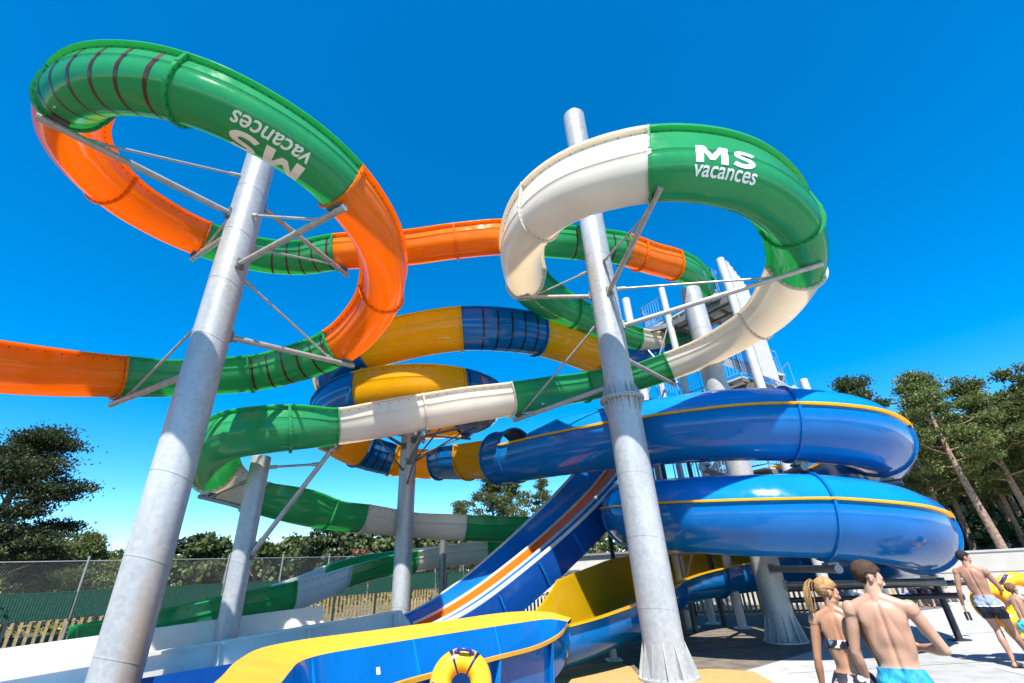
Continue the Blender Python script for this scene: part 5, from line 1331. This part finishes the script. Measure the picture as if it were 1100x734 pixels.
Z = Vector
man, ms_, mhp, mhc, mRh = person('shirtless young man with short brown hair and turquoise trunks, his back to us, looking right', (2.90, 4.40, .006), R(-36), 1.81, 'male', 66, 17,
    ((-.27, .02, 1.13), (-.255, .13, .87), (0, .2, -1)), ((.315, .03, 1.16), (.17, .29, 1.14), (-.8, .5, .1)),
    ((-.10, .03, .52), (-.115, -.02, .085), (-.15, 1, 0)), ((.11, .03, .52), (.125, -.02, .085), (.2, 1, 0)),
    M['skin_pale'], (M['hair_brown'], .013, .0004), [trunks(.60, 1.035, [M['turquoise']], tilt=-.15)], 'bathers on the pool deck', voxel=.0062, palmL=(1, .2, 0), palmR=(0, -1, -.2))
woman, ws_, whp, whc, wRh = person('woman in a floral bandeau bikini with a blond ponytail, standing left of the turquoise trunks', (2.70, 4.72, .006), R(-38), 1.69, 'female', 58, 16,
    ((-.245, -.01, 1.13), (-.285, .05, .87), (.05, .25, -1)), ((.235, .03, 1.13), (.25, .12, .88), (-.05, .3, -1)),
    ((-.10, .03, .52), (-.105, -.02, .085), (-.1, 1, 0)), ((.10, .03, .52), (.105, -.02, .085), (.15, 1, 0)),
    M['skin_tan'], (M['hair_blond'], .012, 0), [trunks(.80, 1.035, [M['floral']], 'bikini_bottom', .007, jit=.0004), band(1.205, 1.30, [M['floral']], 'bikini_top')], 'bathers on the pool deck', voxel=.0062)
# ponytail
mb = MB(); rng = np.random.default_rng(3)
base = whp(0, -.115, .055)
for k in range(70):
    o = Vector(rng.normal(size=3) * .007); pts = [base + o * .4, base + wRh @ Vector((0, -.035, .018)) + o, base + wRh @ Vector((0, -.062, -.03)) + o * 1.6, base + wRh @ Vector((0, -.060, -.11)) + o * 2.0, base + wRh @ Vector((0, -.045, -.19)) + o * 1.8, base + wRh @ Vector((0, -.03, -.245)) + o * 1.0]
    mb.path_tube([p for p in catmull(pts, .02)[0]], .0030, 4)
pt = mb.mesh('ponytail', [M['hair_blond']], 60); pt.transform(Matrix.Scale(ws_, 4)); put('ponytail', pt, woman, False)
mb = MB(); mb.path_tube([whp(0, -.118, .045), whp(0, -.128, .062)], .020, 10); pt = mb.mesh('hair_tie', [M['hair_dark']]); pt.transform(Matrix.Scale(ws_, 4)); put('hair_tie', pt, woman, False)
x, y = 8.22, 9.58
rman, rs_, *_ = person('dark haired man in grey and navy trunks walking right, flip flops in one hand', (8.20, 9.52, .006), R(-52), 1.80, 'male', 50, 14,
    ((-.30, -.03, 1.16), (-.36, .05, .90), (.0, .15, -1)), ((.25, .10, 1.15), (.20, .33, 1.10), (-.1, 1, .1)),
    ((-.04, .08, .52), (.02, -.10, .085), (.2, 1, 0)), ((.14, .14, .53), (.20, .26, .085), (.25, 1, 0)),
    M['skin_mid'], (M['hair_dark'], .009, .001), [trunks(.70, 1.06, [M['navycloth'], M['whitecloth'], M['greycloth']], off=.012, slot=lambda z: 0 if z < .895 else (1 if z < .915 else 2))], 'bathers on the pool deck', voxel=.008, lean=(-.07, .04), palmL=(1, 0, 0))
mb = MB()
for q in (-.025, .025): mb.box((-.36 + q, .075, .72), (.02, .085, .13))
f_ = mb.mesh('flip_flops', [M['navycloth']]); f_.transform(Matrix.Scale(rs_, 4)); fo = put('flip_flops', f_, None); fo.location = rman.location; fo.rotation_euler = rman.rotation_euler; tag(fo, 'dark flip flops hanging from the hand of the man in grey trunks', 'flip flops')
boy, *_ = person('boy with sandy hair and aqua print trunks walking beside the yellow swim rings', (8.24, 9.0, .006), R(-60), 1.26, 'child', 20, -8,
    ((-.25, .16, 1.30), (-.16, .36, 1.46), (.3, .6, .5)), ((.20, .20, 1.35), (.10, .36, 1.48), (-.4, .6, .3)),
    ((-.10, .12, .52), (-.11, -.06, .09), (0, 1, 0)), ((.10, .05, .52), (.10, .10, .085), (.1, 1, 0)),
    M['skin_boy'], (M['hair_sand'], .013, .002), [trunks(.62, 1.03, [M['aqua']], off=.016)], 'bathers on the pool deck', voxel=.0095, lean=(0, .12))
def sitter(label, loc, rz):
    return person(label, loc, rz, 1.74, 'male', 10, 0, ((-.28, .12, .80), (-.14, .34, .72), (.3, 1, -.2)), ((.28, .12, .80), (.14, .34, .72), (-.3, 1, -.2)),
        ((-.13, .46, .50), (-.10, .52, .085), (0, 1, 0)), ((.13, .46, .50), (.12, .56, .085), (.1, 1, 0)), M['skin_mid'], (M['hair_brown'], .012, .001), [trunks(.40, .60, [M['navycloth']])], 'bathers sitting far back on the deck', voxel=.013, pelvis_z=.52)
x, y = pol(36.4, 24.4); sitter('bather sitting far back under the steel beams, bare legs showing left', (x, y, .006), R(160))
x, y = pol(37.7, 24.2); sitter('bather sitting far back under the steel beams, bare legs showing right', (x, y, .006), R(140))
M['slingblue'] = plain('lounger_sling_blue', (.03, .08, .45), .7); M['slingred'] = plain('lounger_sling_red', (.5, .03, .08), .7)
for (a, d), lb, key in (((36.4, 24.55), 'low bench with a blue cloth under the left sitting bather', 'slingblue'), ((37.7, 24.35), 'low bench with a red cloth under the right sitting bather', 'slingred')):
    x, y = pol(a, d); t = thing('bench', lb, 'bench', (x, y, 0), 'low benches far back on the deck'); an = -R(a)
    mb = MB(); mb.box((x, y, .36), (1.3, .5, .05), rz=an); mb.build('seat', [M['whitecloth']], t)
    mb = MB(); mb.box((x, y, .395), (.9, .46, .02), rz=an); mb.build('cloth', [M[key]], t)
    for q in (-.55, .55):
        mb = MB(); px, py = x + math.cos(an) * q, y + math.sin(an) * q
        for w in (-.2, .2):
            mb = MB(); mb.tube((px - math.sin(an) * w, py + math.cos(an) * w, .0), (px - math.sin(an) * w, py + math.cos(an) * w, .34), .025, .025, 8); mb.build('leg', [M['zinc']], t)
x, y = pol(-40.4, 19.6); person('child far left behind the white trough, only the head showing', (x, y, 0), R(150), .98, 'child', 0, 0, ((-.24, .05, 1.1), (-.2, .2, .95), (0, .5, -1)), ((.24, .05, 1.1), (.2, .2, .95), (0, .5, -1)), ((-.10, .03, .52), (-.11, -.02, .085), (0, 1, 0)), ((.10, .03, .52), (.11, -.02, .085), (0, 1, 0)), M['skin_mid'], (M['hair_sand'], .012, .001), [trunks(.62, 1.03, [M['navycloth']])], None, voxel=.013)

# ---------------------------------------------------------------- swim rings
M['ringyellow'] = plain('ring_vinyl_yellow', (.86, .42, .015), .22, 0, .06, 3); M['ringorange'] = plain('ring_vinyl_orange', (.8, .16, .01), .25, 0, .06); M['handleblue'] = plain('handle_blue', (.012, .035, .33), .3); M['markdark'] = plain('ring_mark_navy', (.01, .015, .06), .35)
def torus(mb, c, Rr, r, rot, mi=0, n=44, m=18, a0=0, a1=360):
    full = a1 - a0 == 360; V = []; cnt = n if full else n + 1
    for k in range(cnt):
        a = R(a0 + (a1 - a0) * k / n)
        for j in range(m):
            b = 2 * math.pi * j / m; seam_ = 1 + .004 * math.cos(2 * b)
            V.append(Vector(c) + rot @ Vector(((Rr + r * seam_ * math.cos(b)) * math.cos(a), (Rr + r * seam_ * math.cos(b)) * math.sin(a), r * seam_ * math.sin(b))))
    F = [((k % cnt) * m + j, ((k + 1) % cnt) * m + j, ((k + 1) % cnt) * m + (j + 1) % m, (k % cnt) * m + (j + 1) % m) for k in range(n) for j in range(m)]
    if not full: F += [tuple(reversed(range(m))), tuple(range(n * m, n * m + m))]
    mb.add(V, F, mi)
def swim_ring(label, c, rot, Rr=.27, r=.125, double=True, key='ringyellow', group='yellow swim rings'):
    t = thing('swim_ring', label, 'swim ring', (c[0], c[1], 0), group)
    C_ = Vector(c); cs = [Vector((0, 0, 0))] + ([Vector((0, -(2 * Rr + .02), 0))] if double else [])
    for q in cs:
        mb = MB(); torus(mb, C_ + rot @ q, Rr, r, rot); mb.build('tube', [M[key]], t, 60)
    for q, (a, b_) in ((cs[0], (112, 124)), (cs[0], (56, 68))):
        mb = MB(); torus(mb, C_ + rot @ q, Rr, r + .003, rot, 0, 8, 18, a, b_ - 5)
        mb.build('printed_band', [M['markdark']], t, 60)
    for q, a, sg in ((cs[0], 88, 1), (cs[-1], 250, 1), (cs[0], 200, 1)):
        ca, sa = math.cos(R(a)), math.sin(R(a)); p = lambda rad, z, w: C_ + rot @ (q + Vector((ca * rad - sa * w, sa * rad + ca * w, z)))
        mb = MB(); mb.path_tube([p(Rr + r * .5, r * .84, -.085), p(Rr + r * .62, r + .035, -.06), p(Rr + r * .66, r + .045, 0), p(Rr + r * .62, r + .035, .06), p(Rr + r * .5, r * .84, .085)], .020, 8)
        mb.ball(p(Rr + r * .5, r * .86, -.085), (.035, .035, .02), 10); mb.ball(p(Rr + r * .5, r * .86, .085), (.035, .035, .02), 10)
        mb.build('handle', [M['handleblue']], t, 60)
    return t
def face_rot(toward, tilt=0, roll=0):
    n = Vector(toward).normalized(); up = Vector((0, 0, 1)); x = up.cross(n).normalized(); y = n.cross(x)
    return Matrix((x, y, n)).transposed() @ Matrix.Rotation(tilt, 3, 'X') @ Matrix.Rotation(roll, 3, 'Z')
swim_ring('yellow double swim ring with blue handles standing upright in front of the blue basin', (-.78, 6.12, .80), face_rot((.12, -1, .30), 0, R(-6)), .225, .118, True)
swim_ring('yellow double swim ring carried by the boy, right behind his head', (9.0, 9.62, 1.05), face_rot((-.35, -1, .25), 0, R(-70)), .24, .115, True)
swim_ring('yellow swim ring lowest of the pile at the right edge', (8.95, 9.75, .52), face_rot((-.35, -1, .25), 0, R(-20)), .25, .12, False)
x, y = pol(-39.3, 19.4); swim_ring('orange swim ring beside the child behind the white trough', (x, y, .85), face_rot((.6, -1, .5)), .24, .13, False, 'ringorange', None)

# ---------------------------------------------------------------- parked cars on the bank, folded parasol
M['carwhite'] = plain('car_paint_white', (.75, .76, .78), .2, 0, .03); M['cardark'] = plain('car_paint_grey', (.12, .13, .14), .25, .3, .05)
M['glass'] = plain('car_glass', (.02, .03, .035), .06, 0, .05); M['tyre'] = plain('tyre_rubber', (.02, .02, .02), .8); M['lamp'] = plain('headlamp', (.6, .62, .65), .1)
def car(label, loc, rz, key, tall=1.5):
    t = thing('parked_car', label, 'car', loc, 'cars parked above the retaining wall', rz)
    prof = [(-2.05, .35), (-2.1, .75), (-1.75, .95), (-1.1, 1.0), (-.45, tall - .05), (.6, tall), (1.5, tall - .08), (1.95, 1.0), (2.05, .7), (2.0, .35)]
    V = []; ws = [.80, .86, .86, .86, .66, .66, .66, .84, .86, .82]
    for sg in (-1, 1): V += [(x, sg * w, z) for (x, z), w in zip(prof, ws)]
    n = 10; F = [tuple(range(n)), tuple(reversed(range(n, 2 * n)))] + [(k, n + k, n + (k + 1) % n, (k + 1) % n) for k in range(n)]
    mb = MB(); mb.add(V, F, 0); mb.build('body', [M[key]], t, 30, False)
    def pane(P): m_ = MB(); m_.add(P, [tuple(range(len(P)))], 0); m_.build('window', [M['glass']], t, None, False)
    pane([(-1.10, -.74, 1.02), (-1.10, .74, 1.02), (-.52, .60, tall - .10), (-.52, -.60, tall - .10)]); pane([(1.96, .70, 1.06), (1.96, -.70, 1.06), (1.58, -.58, tall - .14), (1.58, .58, tall - .14)])
    for sg in (-1, 1):
        y_ = lambda z: sg * (.865 - .2 * (z - 1.0) / (tall - 1.02))
        pane([(-.8, y_(1.03), 1.03), (.4, y_(1.03), 1.03), (.4, y_(tall - .12), tall - .12), (-.35, y_(tall - .12), tall - .12)][::sg]); pane([(.5, y_(1.03), 1.03), (1.7, y_(1.03), 1.03), (1.45, y_(tall - .16), tall - .16), (.5, y_(tall - .12), tall - .12)][::sg])
        for x in (-1.3, 1.3):
            m_ = MB(); m_.tube((x, sg * .70, .33), (x, sg * .88, .33), .33, .33, 20); w_ = m_.build('wheel', [M['tyre']], t, 40, False); m_ = MB(); m_.tube((x, sg * .87, .33), (x, sg * .89, .33), .2, .2, 16); r_ = put('rim', m_.mesh('rim', [M['zinc']], 40)); r_.parent = w_
        m_ = MB(); m_.ball((-2.0, sg * .62, .74), (.12, .2, .09), 10); m_.build('headlight', [M['lamp']], t, 60, False)
x, y = pol(41.5, 50); car('small white car parked above the retaining wall left of the pale pine trunk', (x, y, .9), R(-150), 'carwhite', 1.5)
x, y = pol(44.4, 50); car('white van parked above the retaining wall right of the pale pine trunk', (x, y, .9), R(-175), 'carwhite', 1.8)
M['canvas'] = plain('grey_green_canvas', (.12, .16, .12), .85, 0, .3, 12, .4)
x, y = pol(38.1, 23.6); t = thing('folded_parasol', 'folded grey green parasol leaning by the retaining wall', 'parasol', (x, y, 0))
mb = MB(); mb.path_tube([(x + .25, y, .05), (x, y + .1, 1.1), (x - .18, y + .15, 1.75)], [.03, .03, .025], 8); mb.build('pole', [M['zinc']], t, 40)
mb = MB(); pts = [(x + .12, y + .03, .55), (x + .02, y + .08, 1.0), (x - .10, y + .12, 1.45), (x - .18, y + .15, 1.75)]; mb.path_tube(pts, [.20, .16, .12, .03], 9); mb.build('canopy', [M['canvas']], t, 20)
mb = MB(); mb.lathe((x + .25, y, 0), [(.28, .006), (.28, .09), (.05, .12)], 20); mb.build('base', [M['render']], t, 40)
# dark steel outrigger beams under the coil's right end
for z0, x1, y1, z1 in ((1.12, 10.15, 12.0, 1.12), (.88, 9.6, 11.7, .90)):
    mb = MB(); a, b = Vector((P3[0] + .3, P3[1] - .1, z0)), Vector((x1, y1, z1)); mb.tube(a, b, .06, .06, 14); mb.tube(b, b + (b - a).normalized() * .03, .09, .09, 14); mb.build('outrigger_beam', [M['steel_black']], p3, 40)
mb = MB(); mb.tube((9.55, 12.2, 0.02), (9.55, 12.2, 1.4), .07, .07, 12); mb.box((9.55, 12.2, .02), (.3, .3, .03)); mb.build('outrigger_post', [M['steel_black']], p3, 40)

# ---------------------------------------------------------------- light, sky, camera
world = bpy.data.worlds.new('World'); scene.world = world; world.use_nodes = True
wn = world.node_tree; bg = wn.nodes['Background']
sky = wn.nodes.new('ShaderNodeTexSky'); sky.sky_type = 'NISHITA'; sky.sun_disc = False; sky.sun_elevation = R(56); sky.sun_rotation = R(182)
sky.air_density = 1.0; sky.dust_density = .0; sky.ozone_density = 3.0; sky.altitude = 1200
hs = wn.nodes.new('ShaderNodeHueSaturation'); hs.inputs['Saturation'].default_value = 1.48; hs.inputs['Hue'].default_value = .497; hs.inputs['Value'].default_value = 1.35
wn.links.new(sky.outputs['Color'], hs.inputs['Color']); wn.links.new(hs.outputs['Color'], bg.inputs['Color']); bg.inputs['Strength'].default_value = .086
sl = bpy.data.lights.new('sun', 'SUN'); sl.energy = 4.6; sl.angle = R(.53); sl.color = (1.0, .95, .87)
so = bpy.data.objects.new('sun', sl); COL.objects.link(so)
sd = Vector((math.sin(R(182)) * math.cos(R(56)), math.cos(R(182)) * math.cos(R(56)), math.sin(R(56))))
so.rotation_euler = sd.to_track_quat('Z', 'Y').to_euler(); so.location = sd * 60
cam = bpy.data.cameras.new('camera'); co_ = bpy.data.objects.new('camera', cam); COL.objects.link(co_)
cam.sensor_width = 36; cam.lens = 36 * 485 / 1100; cam.clip_end = 3000; cam.clip_start = .05
up_ = Vector((-55.0, -952.0, 485.0)).normalized()          # world up seen in camera axes (x right, y down, z forward)
fwd = Vector((0, 0, 1)); fh = (fwd - up_ * fwd.dot(up_)).normalized(); rt_ = fh.cross(up_)
if rt_.x < 0: rt_ = -rt_
Mc = Matrix((rt_, fh, up_))                              # rows: world axes in camera axes
cx_, cy_, cz_ = Mc @ Vector((1, 0, 0)), Mc @ Vector((0, -1, 0)), Mc @ Vector((0, 0, -1))
co_.matrix_world = Matrix(((cx_.x, cy_.x, cz_.x, 0), (cx_.y, cy_.y, cz_.y, 0), (cx_.z, cy_.z, cz_.z, 1.88), (0, 0, 0, 1)))
scene.camera = co_
vs = scene.view_settings; vs.view_transform = 'Standard'; vs.look = 'None'; vs.exposure = 1.25; vs.gamma = 1.0; vs.use_curve_mapping = False
scene.render.resolution_x, scene.render.resolution_y = 1024, 683
scene.cycles.max_bounces = 10; scene.cycles.transparent_max_bounces = 8
